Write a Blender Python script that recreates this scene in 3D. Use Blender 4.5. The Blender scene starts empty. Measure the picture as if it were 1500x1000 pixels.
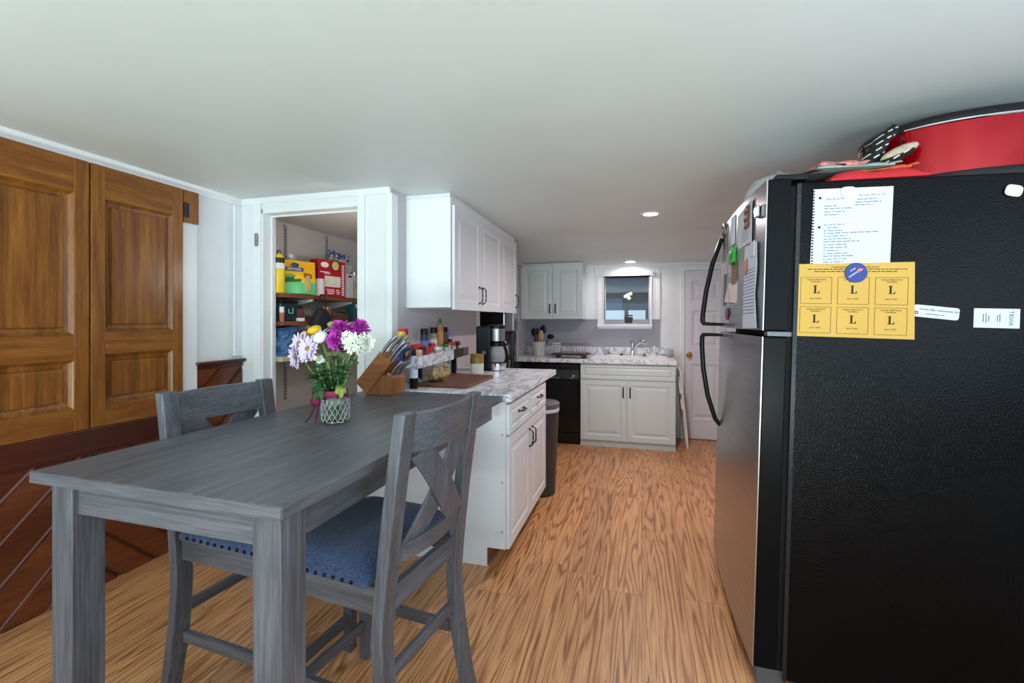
import bpy, bmesh, math, random
from mathutils import Vector, Matrix
random.seed(7)
SC = bpy.context.scene
COL = SC.collection
R = math.radians

# ------------------------------------------------------------------ helpers
def lin(c):
    c /= 255.0
    return c / 12.92 if c <= .04045 else ((c + .055) / 1.055) ** 2.4
def rgb(r, g, b): return (lin(r), lin(g), lin(b), 1.0)

class MB:
    """collects shapes, then links them as ONE mesh object"""
    def __init__(s): s.bm = bmesh.new()
    def _add(s, vs, fs, M=None):
        v = [s.bm.verts.new(M @ Vector(p) if M else p) for p in vs]
        for f in fs:
            try: s.bm.faces.new([v[i] for i in f])
            except ValueError: pass
        return s
    def box(s, x0, x1, y0, y1, z0, z1, M=None):
        vs = [(x, y, z) for z in (z0, z1) for y in (y0, y1) for x in (x0, x1)]
        return s._add(vs, [(0,2,3,1),(4,5,7,6),(0,1,5,4),(1,3,7,5),(3,2,6,7),(2,0,4,6)], M)
    def frustum(s, a, b, M=None):
        """a, b: (x0,x1,y0,y1,z) bottom and top rectangles"""
        vs = [(x, y, q[4]) for q in (a, b) for y in (q[2], q[3]) for x in (q[0], q[1])]
        return s._add(vs, [(0,2,3,1),(4,5,7,6),(0,1,5,4),(1,3,7,5),(3,2,6,7),(2,0,4,6)], M)
    def prism(s, poly, ax, a0, a1, M=None):
        def P(u, v, a): return {'x': (a, u, v), 'y': (u, a, v), 'z': (u, v, a)}[ax]
        n = len(poly)
        vs = [P(u, v, a0) for u, v in poly] + [P(u, v, a1) for u, v in poly]
        fs = [tuple(range(n))[::-1], tuple(range(n, 2*n))] + [(i, (i+1) % n, n+(i+1) % n, n+i) for i in range(n)]
        return s._add(vs, fs, M)
    def lathe(s, prof, c=(0,0,0), n=24, M=None, sx=1, sy=1, caps=True):
        vs, fs = [], []
        for r, z in prof:
            for k in range(n):
                a = 2*math.pi*k/n
                vs.append((c[0]+r*sx*math.cos(a), c[1]+r*sy*math.sin(a), c[2]+z))
        m = len(prof)
        for i in range(m-1):
            for k in range(n):
                fs.append((i*n+k, i*n+(k+1) % n, (i+1)*n+(k+1) % n, (i+1)*n+k))
        if caps and prof[0][0] > 1e-6: fs.append(tuple(range(n))[::-1])
        if caps and prof[-1][0] > 1e-6: fs.append(tuple((m-1)*n+k for k in range(n)))
        return s._add(vs, fs, M)
    def tube(s, pts, r, n=8, closed=False, M=None, flat=1.0):
        pts = [Vector(p) for p in pts]
        N = len(pts); rs = r if isinstance(r, (list, tuple)) else [r]*N
        vs, fs = [], []
        up = None
        for i, p in enumerate(pts):
            if closed: t = pts[(i+1) % N]-pts[i-1]
            else: t = pts[min(i+1, N-1)]-pts[max(i-1, 0)]
            t.normalize()
            if up is None:
                up = Vector((0,0,1)) if abs(t.z) < .9 else Vector((1,0,0))
            a = t.cross(up)
            if a.length < 1e-5: a = t.cross(Vector((0,1,.1)))
            a.normalize(); b = a.cross(t); b.normalize(); up = b
            for k in range(n):
                q = 2*math.pi*k/n
                vs.append(p + a*(rs[i]*math.cos(q)) + b*(rs[i]*flat*math.sin(q)))
        for i in range(N if closed else N-1):
            j = (i+1) % N
            for k in range(n): fs.append((i*n+k, i*n+(k+1) % n, j*n+(k+1) % n, j*n+k))
        if not closed:
            fs.append(tuple(range(n))[::-1]); fs.append(tuple((N-1)*n+k for k in range(n)))
        return s._add(vs, fs, M)
    def ball(s, c, r, n=12, m=8, M=None):
        r = r if isinstance(r, (list, tuple)) else (r, r, r)
        T = Matrix.Translation(c) @ Matrix.Diagonal((r[0], r[1], r[2], 1))
        if M: T = M @ T
        bmesh.ops.create_uvsphere(s.bm, u_segments=n, v_segments=m, radius=1, matrix=T)
        return s
    def relief(s, o, u, v, w, h, steps, side=None):
        """nested rectangles: o corner, u/v unit axes, n = u x v outward; steps (inset, depth)"""
        o, u, v = Vector(o), Vector(u), Vector(v); nn = u.cross(v)
        vs, fs = [], []
        for a, d in steps:
            for (p, q) in ((a, a), (w-a, a), (w-a, h-a), (a, h-a)):
                vs.append(o+u*p+v*q+nn*d)
        for i in range(len(steps)-1):
            for k in range(4): fs.append((i*4+k, i*4+(k+1) % 4, (i+1)*4+(k+1) % 4, (i+1)*4+k))
        k = (len(steps)-1)*4; fs.append((k, k+1, k+2, k+3))
        return s._add(vs, fs)
    def build(s, name, mat, parent=None, smooth=False, bevel=0, seg=2, world=False, sub=0, solid=0, loc=None):
        me = bpy.data.meshes.new(name)
        if world and parent is not None:
            bmesh.ops.transform(s.bm, matrix=wm(parent).inverted(), verts=s.bm.verts)
        if loc is not None:
            bmesh.ops.translate(s.bm, vec=-Vector(loc), verts=s.bm.verts)
        bmesh.ops.recalc_face_normals(s.bm, faces=s.bm.faces)
        s.bm.to_mesh(me); s.bm.free()
        o = bpy.data.objects.new(name, me); COL.objects.link(o)
        if loc is not None: o.location = loc
        if mat: me.materials.append(mat)
        if smooth:
            for p in me.polygons: p.use_smooth = True
            try: me.set_sharp_from_angle(angle=R(smooth if smooth > 1 else 40))
            except Exception: pass
        if parent is not None: o.parent = parent
        if solid:
            md = o.modifiers.new('s', 'SOLIDIFY'); md.thickness = solid; md.offset = 0
        if bevel:
            md = o.modifiers.new('b', 'BEVEL'); md.width = bevel; md.segments = seg; md.limit_method = 'ANGLE'; md.angle_limit = R(35)
        if sub:
            md = o.modifiers.new('u', 'SUBSURF'); md.levels = sub; md.render_levels = sub
        return o

def lm(o): return Matrix.Translation(o.location) @ o.rotation_euler.to_matrix().to_4x4()
def wm(o):
    m = lm(o)
    while o.parent: o = o.parent; m = lm(o) @ m
    return m
def tag(o, label=None, cat=None, group=None, kind=None):
    if label: o['label'] = label
    if cat: o['category'] = cat
    if group: o['group'] = group
    if kind: o['kind'] = kind
    return o
def thing(name, label, cat, loc=(0,0,0), rz=0, group=None, rot=None):
    o = bpy.data.objects.new(name, None); COL.objects.link(o); o.empty_display_size = .05
    o.location = loc; o.rotation_euler = rot if rot else (0, 0, rz)
    return tag(o, label, cat, group)
def struct(o): o['kind'] = 'structure'; return o
def dup(root, loc, rot, label, group=None):
    r = root.copy(); COL.objects.link(r); r.location = loc; r.rotation_euler = rot; r['label'] = label
    if group: r['group'] = group
    for ch in list(root.children):
        c = ch.copy(); COL.objects.link(c); c.parent = r
        for g in list(ch.children):
            d = g.copy(); COL.objects.link(d); d.parent = c
    return r
def text(name, s, size, mat, parent, M, align='CENTER', shear=0, ext=.0006, sx=1.0):
    cu = bpy.data.curves.new(name, 'FONT'); cu.body = s; cu.size = size; cu.align_x = align; cu.align_y = 'CENTER'
    cu.extrude = ext; cu.shear = shear; cu.resolution_u = 2
    t = bpy.data.objects.new('tmp', cu); COL.objects.link(t)
    dg = bpy.context.evaluated_depsgraph_get()
    me = bpy.data.meshes.new_from_object(t.evaluated_get(dg))
    bpy.data.objects.remove(t); bpy.data.curves.remove(cu)
    me.transform(M @ Matrix.Diagonal((sx, 1, 1, 1))); me.materials.clear(); me.materials.append(mat)
    o = bpy.data.objects.new(name, me); COL.objects.link(o); o.parent = parent
    return o
# orientation: text plane lies in XZ and is read from -Y
XZ = Matrix.Rotation(R(90), 4, 'X')
def at(x, y, z, rot=0): return Matrix.Translation((x, y, z)) @ XZ @ Matrix.Rotation(R(rot), 4, 'Z')

# ------------------------------------------------------------------ materials
class NT:
    def __init__(s, name):
        s.m = bpy.data.materials.new(name); s.m.use_nodes = True
        s.t = s.m.node_tree; s.b = s.t.nodes['Principled BSDF']; s.out = s.t.nodes['Material Output']
    def n(s, typ, **kw):
        x = s.t.nodes.new(typ)
        for k, v in kw.items():
            if k.startswith('i_'):
                key = k[2:].replace('_', ' '); x.inputs[key].default_value = v
            else: setattr(x, k, v)
        return x
    def l(s, a, b): s.t.links.new(a, b)
    def coord(s, scale=(1,1,1), rot=(0,0,0), kind='Object'):
        tc = s.n('ShaderNodeTexCoord'); mp = s.n('ShaderNodeMapping')
        mp.inputs['Scale'].default_value = scale; mp.inputs['Rotation'].default_value = rot
        s.l(tc.outputs[kind], mp.inputs['Vector']); return mp.outputs['Vector']
    def noise(s, vec, scale, detail=4, rough=.5, dist=0):
        x = s.n('ShaderNodeTexNoise'); x.inputs['Scale'].default_value = scale; x.inputs['Detail'].default_value = detail
        x.inputs['Roughness'].default_value = rough; x.inputs['Distortion'].default_value = dist
        s.l(vec, x.inputs['Vector']); return x.outputs['Fac']
    def ramp(s, fac, stops):
        x = s.n('ShaderNodeValToRGB'); e = x.color_ramp.elements
        while len(e) < len(stops): e.new(.5)
        for i, (p, c) in enumerate(stops): e[i].position = p; e[i].color = c
        s.l(fac, x.inputs['Fac']); return x.outputs['Color']
    def math(s, op, a, b=None):
        x = s.n('ShaderNodeMath', operation=op)
        for i, v in enumerate((a, b)):
            if v is None: continue
            if isinstance(v, (int, float)): x.inputs[i].default_value = v
            else: s.l(v, x.inputs[i])
        return x.outputs[0]
    def mix(s, f, a, b, mode='MIX'):
        x = s.n('ShaderNodeMix', data_type='RGBA', blend_type=mode)
        for sock, v in ((x.inputs[0], f), (x.inputs[6], a), (x.inputs[7], b)):
            if isinstance(v, (int, float)): sock.default_value = v
            elif isinstance(v, tuple): sock.default_value = v
            else: s.l(v, sock)
        return x.outputs[2]
    def bump(s, h, strength=.2, dist=.002):
        x = s.n('ShaderNodeBump'); x.inputs['Strength'].default_value = strength; x.inputs['Distance'].default_value = dist
        s.l(h, x.inputs['Height']); s.l(x.outputs['Normal'], s.b.inputs['Normal'])
    def set(s, **kw):
        for k, v in kw.items(): s.b.inputs[k.replace('_', ' ')].default_value = v
        return s
    def col(s, c):
        if isinstance(c, tuple): s.b.inputs['Base Color'].default_value = c
        else: s.l(c, s.b.inputs['Base Color'])

def plain(name, c, rough=.5, metal=0, spec=.5, var=.06, vscale=25, coat=0, bump=0, **kw):
    t = NT(name); v = t.coord()
    f = t.noise(v, vscale, 3)
    a = tuple(max(0, x*(1-var)) for x in c[:3])+(1,); b = tuple(min(1, x*(1+var)) for x in c[:3])+(1,)
    t.col(t.ramp(f, [(.3, a), (.7, b)]))
    t.set(Roughness=rough, Metallic=metal, Specular_IOR_Level=spec, Coat_Weight=coat)
    if bump: t.bump(t.noise(v, vscale*6, 2), bump)
    if kw: t.set(**kw)
    return t.m

def wood(name, cols, axis='z', scale=1.0, rough=.4, spec=.5, island=.0, bump=.15, coat=0, planks=0, fine=.25):
    """streaked grain along an axis; planks > 0 glues up strips of that width across it"""
    t = NT(name)
    sc = {'x': (1.2, 14, 14), 'y': (14, 1.2, 14), 'z': (14, 14, 1.2)}[axis]
    v = t.coord(tuple(q*scale for q in sc))
    geo = t.n('ShaderNodeNewGeometry')
    add = t.n('ShaderNodeVectorMath', operation='ADD')
    sh = t.math('MULTIPLY', geo.outputs['Random Per Island'], 31.7)
    t.l(v, add.inputs[0]); t.l(sh, add.inputs[1]); v = add.outputs[0]
    f1 = t.noise(v, 1.0, 6, .62, .6); f2 = t.noise(v, 6.0, 5, .7)
    fs_ = {'x': (5, 260, 260), 'y': (260, 5, 260), 'z': (260, 260, 5)}[axis]
    f3 = t.noise(t.coord(fs_), 1.0, 2, .6)
    f = t.math('ADD', t.math('ADD', t.math('MULTIPLY', f1, .65-fine*.4), t.math('MULTIPLY', f2, .35-fine*.3)), t.math('MULTIPLY', f3, fine*.7))
    c = t.ramp(f, [(.30, cols[0]), (.48, cols[1]), (.68, cols[2])])
    if island:
        br = t.math('ADD', t.math('MULTIPLY', geo.outputs['Random Per Island'], island), 1-island*.5)
        cm = t.n('ShaderNodeCombineColor'); [t.l(br, cm.inputs[i]) for i in range(3)]
        c = t.mix(1.0, c, cm.outputs[0], 'MULTIPLY')
    if planks:
        tc = t.n('ShaderNodeTexCoord'); sp = t.n('ShaderNodeSeparateXYZ'); t.l(tc.outputs['Object'], sp.inputs[0])
        ax = sp.outputs['Y'] if axis in 'xz' else sp.outputs['X']
        if axis == 'y': ax = sp.outputs['Z']
        wn = t.n('ShaderNodeTexWhiteNoise', noise_dimensions='1D')
        t.l(t.math('FLOOR', t.math('DIVIDE', ax, planks)), wn.inputs['W'])
        br = t.math('ADD', t.math('MULTIPLY', wn.outputs['Value'], .38), .80)
        cm = t.n('ShaderNodeCombineColor'); [t.l(br, cm.inputs[i]) for i in range(3)]
        c = t.mix(1.0, c, cm.outputs[0], 'MULTIPLY')
    t.col(c); t.set(Roughness=rough, Specular_IOR_Level=spec, Coat_Weight=coat)
    t.bump(f, bump, .003)
    return t.m

def marble(name):
    t = NT(name); v = t.coord((1, .45, 1), (0, 0, R(24)))
    w = t.noise(v, 12, 6, .62, .5)
    vein = t.math('ABSOLUTE', t.math('SUBTRACT', w, .5))
    c1 = t.ramp(vein, [(0, rgb(146,148,162)), (.022, rgb(190,192,204)), (.06, rgb(236,236,241))])
    w2 = t.noise(v, 7, 3, .5, .5)
    c = t.mix(t.ramp(w2, [(.36, (.25,.25,.25,1)), (.52, (1,1,1,1))]), rgb(234,234,239), c1)
    t.col(c); t.set(Roughness=.3)
    return t.m

def oak_floor(name):
    t = NT(name)
    tc = t.n('ShaderNodeTexCoord'); sp = t.n('ShaderNodeSeparateXYZ'); t.l(tc.outputs['Object'], sp.inputs[0])
    pw = .19
    row = t.math('FLOOR', t.math('DIVIDE', sp.outputs['X'], pw))
    wn = t.n('ShaderNodeTexWhiteNoise', noise_dimensions='1D'); t.l(row, wn.inputs['W'])
    ysh = t.math('ADD', sp.outputs['Y'], t.math('MULTIPLY', wn.outputs['Value'], 1.3))
    colm = t.math('FLOOR', t.math('DIVIDE', ysh, 1.25))
    wn2 = t.n('ShaderNodeTexWhiteNoise', noise_dimensions='2D')
    cv = t.n('ShaderNodeCombineXYZ'); t.l(row, cv.inputs[0]); t.l(colm, cv.inputs[1]); t.l(cv.outputs[0], wn2.inputs['Vector'])
    pid = wn2.outputs['Value']
    gv = t.n('ShaderNodeCombineXYZ')
    t.l(t.math('MULTIPLY', sp.outputs['X'], 9.0), gv.inputs[0])
    t.l(t.math('MULTIPLY', sp.outputs['Y'], .5), gv.inputs[1])
    t.l(t.math('MULTIPLY', pid, 57.0), gv.inputs[2])
    n1 = t.noise(gv.outputs[0], 1.0, 2.0, .45, .25)
    rings = t.math('SINE', t.math('MULTIPLY', n1, 118.0))
    fv = t.n('ShaderNodeCombineXYZ')
    t.l(t.math('MULTIPLY', sp.outputs['X'], 160), fv.inputs[0]); t.l(t.math('MULTIPLY', sp.outputs['Y'], 5), fv.inputs[1]); t.l(pid, fv.inputs[2])
    fine = t.noise(fv.outputs[0], 1.0, 3, .6)
    lines = t.math('POWER', t.math('ADD', t.math('MULTIPLY', rings, .5), .5), 2.2)
    g = t.math('ADD', t.math('SUBTRACT', .26, t.math('MULTIPLY', lines, .24)), t.math('MULTIPLY', fine, .55))
    c = t.ramp(g, [(.22, rgb(134,80,44)), (.40, rgb(192,132,84)), (.60, rgb(220,164,114))])
    br = t.math('ADD', t.math('MULTIPLY', pid, .22), .89)
    cm = t.n('ShaderNodeCombineColor'); [t.l(br, cm.inputs[i]) for i in range(3)]
    c = t.mix(1.0, c, cm.outputs[0], 'MULTIPLY')
    fx = t.math('FRACT', t.math('DIVIDE', sp.outputs['X'], pw)); fy = t.math('FRACT', t.math('DIVIDE', ysh, 1.25))
    seam = t.math('MAXIMUM', t.math('LESS_THAN', fx, .012), t.math('LESS_THAN', fy, .002))
    c = t.mix(t.math('MULTIPLY', seam, .45), c, rgb(80,45,25))
    t.col(c); t.set(Roughness=.38, Specular_IOR_Level=.45); t.bump(g, .06, .002)
    return t.m

def fabric(name, c0, c1):
    t = NT(name); v = t.coord()
    wv = t.coord((260, 60, 160)); f = t.noise(wv, 1, 3, .7); f2 = t.noise(t.coord((60, 260, 160)), 1, 3, .7)
    g = t.math('MULTIPLY', t.math('ADD', f, f2), .5)
    t.col(t.ramp(g, [(.35, c0), (.62, c1)])); t.set(Roughness=.95, Specular_IOR_Level=.2, Sheen_Weight=.25); t.bump(g, .5, .003)
    return t.m

def glass(name, c=(1,1,1,1), rough=.0, ior=1.45):
    t = NT(name); t.col(c); t.set(Roughness=rough, Transmission_Weight=1.0, IOR=ior); return t.m
def pane_mat(name, tint=(1,1,1,1)):
    t = NT(name); t.t.nodes.remove(t.b)
    tr = t.n('ShaderNodeBsdfTransparent'); tr.inputs['Color'].default_value = tint
    gl = t.n('ShaderNodeBsdfGlossy'); gl.inputs['Roughness'].default_value = .02
    fr = t.n('ShaderNodeFresnel'); fr.inputs['IOR'].default_value = 1.5
    mx = t.n('ShaderNodeMixShader'); t.l(fr.outputs[0], mx.inputs[0]); t.l(tr.outputs[0], mx.inputs[1]); t.l(gl.outputs[0], mx.inputs[2])
    t.l(mx.outputs[0], t.out.inputs['Surface']); return t.m
def emit(name, c, s):
    t = NT(name); t.col((0,0,0,1)); t.b.inputs['Emission Color'].default_value = c; t.b.inputs['Emission Strength'].default_value = s; return t.m

WHITE = plain('white_paint', rgb(232,236,238), .45, var=.015, vscale=8)
CEIL = plain('ceiling_paint', rgb(216,223,224), .55, var=.02, vscale=3, bump=.02)
TRIM = plain('trim_paint', rgb(238,241,244), .35, var=.01)
PANTRYW = plain('pantry_paint', rgb(206,198,192), .6, var=.03, vscale=5)
GREYW = plain('grey_backsplash_paint', rgb(158,158,167), .5, var=.015, vscale=4)
KWALL = plain('kitchen_wall_paint', rgb(200,195,200), .55, var=.02, vscale=4)
CABW = plain('cabinet_white', rgb(230,231,236), .35, var=.01)
CABG = plain('cabinet_sage_white', rgb(212,220,220), .4, var=.01)
OAK = oak_floor('oak_floor')
MARB = marble('marble_laminate')
hc = [rgb(84,44,10), rgb(132,78,24), rgb(168,112,44)]
HONEYV = wood('honey_wood_vertical', hc, 'z', 2.0, .32, planks=.085)
HONEYS = wood('honey_wood_stile', hc, 'z', 2.2, .32)
HONEYH = wood('honey_wood_horizontal', hc, 'y', 2.0, .32)
WAINS = wood('red_pine', [rgb(64,27,13), rgb(100,48,25), rgb(132,72,40)], 'y', .9, .28, island=.5)
WAINH = wood('red_pine_rail', [rgb(44,16,9), rgb(72,28,16), rgb(96,42,26)], 'y', .8, .3)
GROOVE_SHEEN = plain('groove_edge', rgb(172,136,140), .3)  # pale lavender paints window reflection into the left wainscot grooves
gc = [rgb(54,54,59), rgb(83,84,91), rgb(116,118,128)]
GX = wood('grey_wood_x', gc, 'x', 2.2, .4, fine=.55); GY = wood('grey_wood_y', gc, 'y', 2.2, .4, fine=.55); GZ = wood('grey_wood_z', gc, 'z', 2.2, .4, fine=.55)
DENIM = fabric('denim_fabric', rgb(32,42,66), rgb(78,94,130))
NAIL = plain('dark_nailhead', rgb(44,44,50), .25, 1)
BLKG = plain('black_gloss', rgb(14,15,19), .22, spec=.5)
BLKP = plain('black_plastic', rgb(13,14,18), .32, spec=.3)
BLKM = plain('black_matte', rgb(16,17,20), .7, spec=.25)
t = NT('black_textured_steel'); v = t.coord(); t.col(rgb(5,5,8)); t.set(Roughness=.14, Specular_IOR_Level=.13)
t.bump(t.noise(v, 170, 2, .6), .8, .002); BLKT = t.m
t = NT('brushed_steel'); v = t.coord((3, 3, 700)); f = t.noise(v, 1, 2); t.col(t.ramp(f, [(.3, rgb(150,150,154)), (.7, rgb(190,190,194))]))
t.set(Metallic=1, Roughness=.3); t.bump(f, .05, .001); STEEL = t.m
CHROME = plain('chrome', rgb(225,226,230), .08, 1, var=.01)
DKMET = plain('dark_bronze', rgb(60,60,68), .35, .9)
BRASS = plain('brass', rgb(205,165,80), .2, 1, var=.02)
GLASS = glass('clear_glass'); PANE = pane_mat('window_pane'); CLEARP = glass('clear_plastic', (.92,.93,.94,1), .08, 1.3); CLEARP.node_tree.nodes['Principled BSDF'].inputs['Transmission_Weight'.replace('_', ' ')].default_value = .78
PAPER = plain('white_paper', rgb(208,212,228), .8, var=.01); PAPER2 = plain('grey_white_paper', rgb(205,205,214), .8, var=.02)
YEL = plain('goldenrod_paper', rgb(206,164,80), .85, var=.03, vscale=6)
INK = plain('black_ink', rgb(30,26,22), .8); INKB = plain('pen_ink', rgb(74,82,110), .8); LINE = plain('ruled_line', rgb(170,182,214), .8)
BLUEM = plain('blue_magnet', rgb(14,50,130), .4); REDM = plain('red_dot', rgb(220,50,50), .5); NAVY = plain('navy_ink', rgb(50,60,110), .6)
WHITEP = plain('white_plastic', rgb(238,238,234), .35, var=.01); OFFW = plain('stoneware_white', rgb(222,218,206), .35); OLIVE = plain('olive_glaze', rgb(140,112,48), .3)
RED = plain('red_enamel', rgb(164,0,20), .16, .4, var=.02, coat=.15); REDP = plain('red_plastic', rgb(186,24,34), .4); REDC = plain('red_cloth', rgb(196,38,46), .9)
YELP = plain('yellow_plastic', rgb(232,196,20), .35); GREENB = plain('treat_green', rgb(84,190,120), .4); YELB = plain('treat_yellow', rgb(242,190,16), .35)
DKGRN = plain('dark_leaf_green', rgb(40,110,50), .5); NAVYB = plain('navy_band', rgb(26,46,104), .4)
LEAF = plain('leaf_green', rgb(48,96,46), .5, var=.3, vscale=20); STEM = plain('stem_green', rgb(108,148,70), .5, var=.15); LEAFY = plain('leaf_yellow_green', rgb(136,146,58), .5, var=.2)
LAV = plain('lavender_petal', rgb(216,196,226), .6, var=.06, vscale=60); MAG = plain('magenta_petal', rgb(184,52,170), .6, var=.2, vscale=60)
WPET = plain('white_petal', rgb(236,240,226), .6, var=.03); YPET = plain('yellow_petal', rgb(226,182,28), .6, var=.1); DISC = plain('flower_disc', rgb(150,128,40), .8, var=.3, vscale=150)
PLUM = plain('plum_petal', rgb(110,50,90), .6, var=.25, vscale=60); RIB = plain('magenta_ribbon', rgb(132,16,66), .6, var=.1)
KBW = wood('acacia_wood', [rgb(96,48,16), rgb(150,86,34), rgb(190,122,60)], 'x', 1.2, .35, planks=.03); KBW2 = wood('acacia_light', [rgb(92,50,20), rgb(144,86,38), rgb(184,122,64)], 'z', 1.2, .35, planks=.03)
BOARD = wood('walnut_board', [rgb(66,30,18), rgb(108,58,38), rgb(140,82,58)], 'y', 1.4, .4, planks=.05); SHELFW = wood('shelf_wood', [rgb(90,46,22), rgb(122,68,36), rgb(150,92,52)], 'y', 1, .5)
SHELFL = wood('pale_shelf_wood', [rgb(176,160,130), rgb(200,184,150), rgb(214,200,170)], 'y', 1, .5)
NAVYC = plain('black_nylon', rgb(24,27,36), .75, var=.15, vscale=12, bump=.2); BLUEBAG = plain('blue_bag', rgb(70,112,160), .5, var=.12, vscale=10)
DISPENS = plain('trash_grey', rgb(58,54,56), .45); LIDG = plain('lid_grey', rgb(100,92,96), .4); BAGW = plain('liner_white', rgb(222,224,232), .4)
SLATE = plain('slate_boards', rgb(96,108,138), .6, var=.04); PORCHD = plain('porch_dark', rgb(48,54,72), .6); PORCHL = plain('porch_light', rgb(150,158,186), .6)

# ------------------------------------------------------------------ setting
XL, XK, XR = -2.58, -1.455, 1.75
YB, YP, YF = -2.6, 2.5, 5.48
def zc(y):
    if y <= 2.4: return 2.105
    if y <= 4.1: return 2.105 - .022*(y-2.4)/1.7
    q = min(1, (y-4.1)/1.3); q = q*q*(3-2*q)
    return 2.083 - .135*q

struct(MB().box(-2.9, 1.9, YB-.1, 5.7, -.08, 0).build('floor', OAK))
ys = [YB-.1, 0, 1, 2, 2.4, 2.8, 3.2, 3.6, 4.1] + [4.1+1.6*i/14 for i in range(1, 15)]
m = MB(); m.prism([(y, zc(y)) for y in ys]+[(5.7, 2.4), (YB-.1, 2.4)], 'x', -2.75, 1.9)
struct(m.build('ceiling', CEIL, smooth=30))
struct(MB().box(XL-.12, XL, YB, YP+.05, 0, 2.2).build('wall_left', WHITE))
m = MB(); sa, sb_, sz0, sz1 = -1.0, 1.2, .9, 2.0
m.box(XR, XR+.12, YB, sa, 0, 2.2).box(XR, XR+.12, sb_, 5.6, 0, 2.2).box(XR, XR+.12, sa, sb_, 0, sz0).box(XR, XR+.12, sa, sb_, sz1, 2.2)
struct(m.build('wall_right', WHITE))
m = MB(); m.box(XR+.04, XR+.09, sa, sb_, sz0, sz0+.05).box(XR+.04, XR+.09, sa, sb_, sz1-.05, sz1).box(XR+.04, XR+.09, sa, sa+.05, sz0+.05, sz1-.05).box(XR+.04, XR+.09, sb_-.05, sb_, sz0+.05, sz1-.05).box(XR+.04, XR+.09, (sa+sb_)/2-.025, (sa+sb_)/2+.025, sz0+.05, sz1-.05)
struct(m.build('window_4', TRIM))  # unseen side window, added as an opening for the side lamp
m = MB(); wins = [(-2.1, -.5), (.15, 1.5)]
m.box(XL, XR, YB-.12, YB, 0, .12).box(XL, XR, YB-.12, YB, 2.0, 2.2).box(XL, -2.1, YB-.12, YB, .12, 2.0).box(-.5, .15, YB-.12, YB, .12, 2.0).box(1.5, XR, YB-.12, YB, .12, 2.0)
struct(m.build('wall_rear', WHITE))
for i, (a, b) in enumerate(wins):
    m = MB(); y0, y1 = YB-.09, YB-.04
    m.box(a, b, y0, y1, .12, .17).box(a, b, y0, y1, 1.95, 2.0).box(a, a+.05, y0, y1, .17, 1.95).box(b-.05, b, y0, y1, .17, 1.95).box((a+b)/2-.025, (a+b)/2+.025, y0, y1, .17, 1.95)
    struct(m.build('window_%d' % (i+2), TRIM))  # unseen rear windows, assumed and added so daylight has openings
# pantry front wall with its doorway
oL, oR, oT, jt = -2.395, -1.681, 2.005, .107
m = MB(); m.box(XL, oL, YP, YP+jt, 0, 2.2).box(oR, XK-.001, YP, YP+jt, 0, 2.2).box(oL, oR, YP, YP+jt, oT, 2.2)
struct(m.build('wall_pantry', WHITE))
m = MB(); m.box(-2.72, -2.62, YP+.05, 4.2, 0, 2.2); m.box(-2.62, XK-.105, 4.05, 4.15, 0, 2.2); m.box(-2.62, XK-.105, YP+jt+.001, 4.05, 2.05, 2.12)
struct(m.build('wall_pantry_inner', PANTRYW))
struct(MB().box(XK-.105, XK, YP+.001, 4.05, 0, 2.2).build('wall_kitchen', KWALL))
m = MB(); m.box(-2.5, -1.345, 4.95, 5.62, 0, 2.2); struct(m.build('wall_nook', KWALL))
struct(MB().box(-2.6, -2.5, 4.15, 5.0, 0, 2.2).build('wall_nook_side', KWALL))
# far wall with the window hole
wx0, wx1, wz0, wz1 = -.42, .088, 1.262, 1.812
m = MB(); m.box(-1.345, wx0, YF, YF+.14, 0, 2.2).box(wx1, XR, YF, YF+.14, 0, 2.2).box(wx0, wx1, YF, YF+.14, 0, wz0).box(wx0, wx1, YF, YF+.14, wz1, 2.2)
struct(m.build('wall_far', WHITE))
struct(MB().box(-1.345, .2, YF-.006, YF, .905, 1.318).build('wall_backsplash_panel', GREYW))
# beadboard above the grey paint
m = MB()
for a, b in ((-.64, -.53), (-.53, -.42), (.088, .145), (.145, .2)):
    m.box(a+.001, b-.001, YF-.014, YF, 1.318, 1.95)
m.box(wx0, wx1, YF-.014, YF, 1.815, 1.95)
struct(m.build('trim_1', TRIM, bevel=.003))
# crown along left wall, pantry wall, far wall; casings
m = MB(); pr = [(XL, 2.062), (XL+.012, 2.062), (XL+.014, 2.078), (XL+.03, 2.088), (XL+.034, 2.106), (XL, 2.106)]
m.prism(pr, 'y', YB, YP); struct(m.build('trim_2', TRIM))
m = MB(); m.prism([(YP, 2.07), (YP-.01, 2.07), (YP-.024, 2.106), (YP, 2.106)], 'x', XL, XK); struct(m.build('trim_3', TRIM))
m = MB(); m.box(-.63, XR, YF-.02, YF, 1.925, 1.96).box(-1.345, -.63, YF-.02, YF, 1.94, 1.96); struct(m.build('trim_4', TRIM, bevel=.004))
m = MB(); m.box(oL-.075, oL-.012, YP-.016, YP, 0, 2.07).box(oL-.012, oL+.001, YP-.006, YP, 0, oT+.03)
m.box(oL-.012, oR, YP-.006, YP, oT, oT+.03).box(oR, oR+.05, YP-.014, YP, 0, 2.07)
m.box(oL+.001, oR, YP+.06, YP+.075, oT-.012, oT).box(oL, oL+.012, YP+.06, YP+.075, 0, oT)
struct(m.build('trim_5', TRIM, bevel=.003))
m = MB(); m.box(XK-.03, XK+.0, YP-.012, YP, 0, 2.07).box(XK-.002, XK+.012, YP-.012, YP+.06, .92, 2.07); struct(m.build('trim_6', TRIM, bevel=.003))
m = MB(); m.box(XK-.12, XK+.012, 4.0, 4.065, 0, 2.1); struct(m.build('trim_7', TRIM, bevel=.004))
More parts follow.
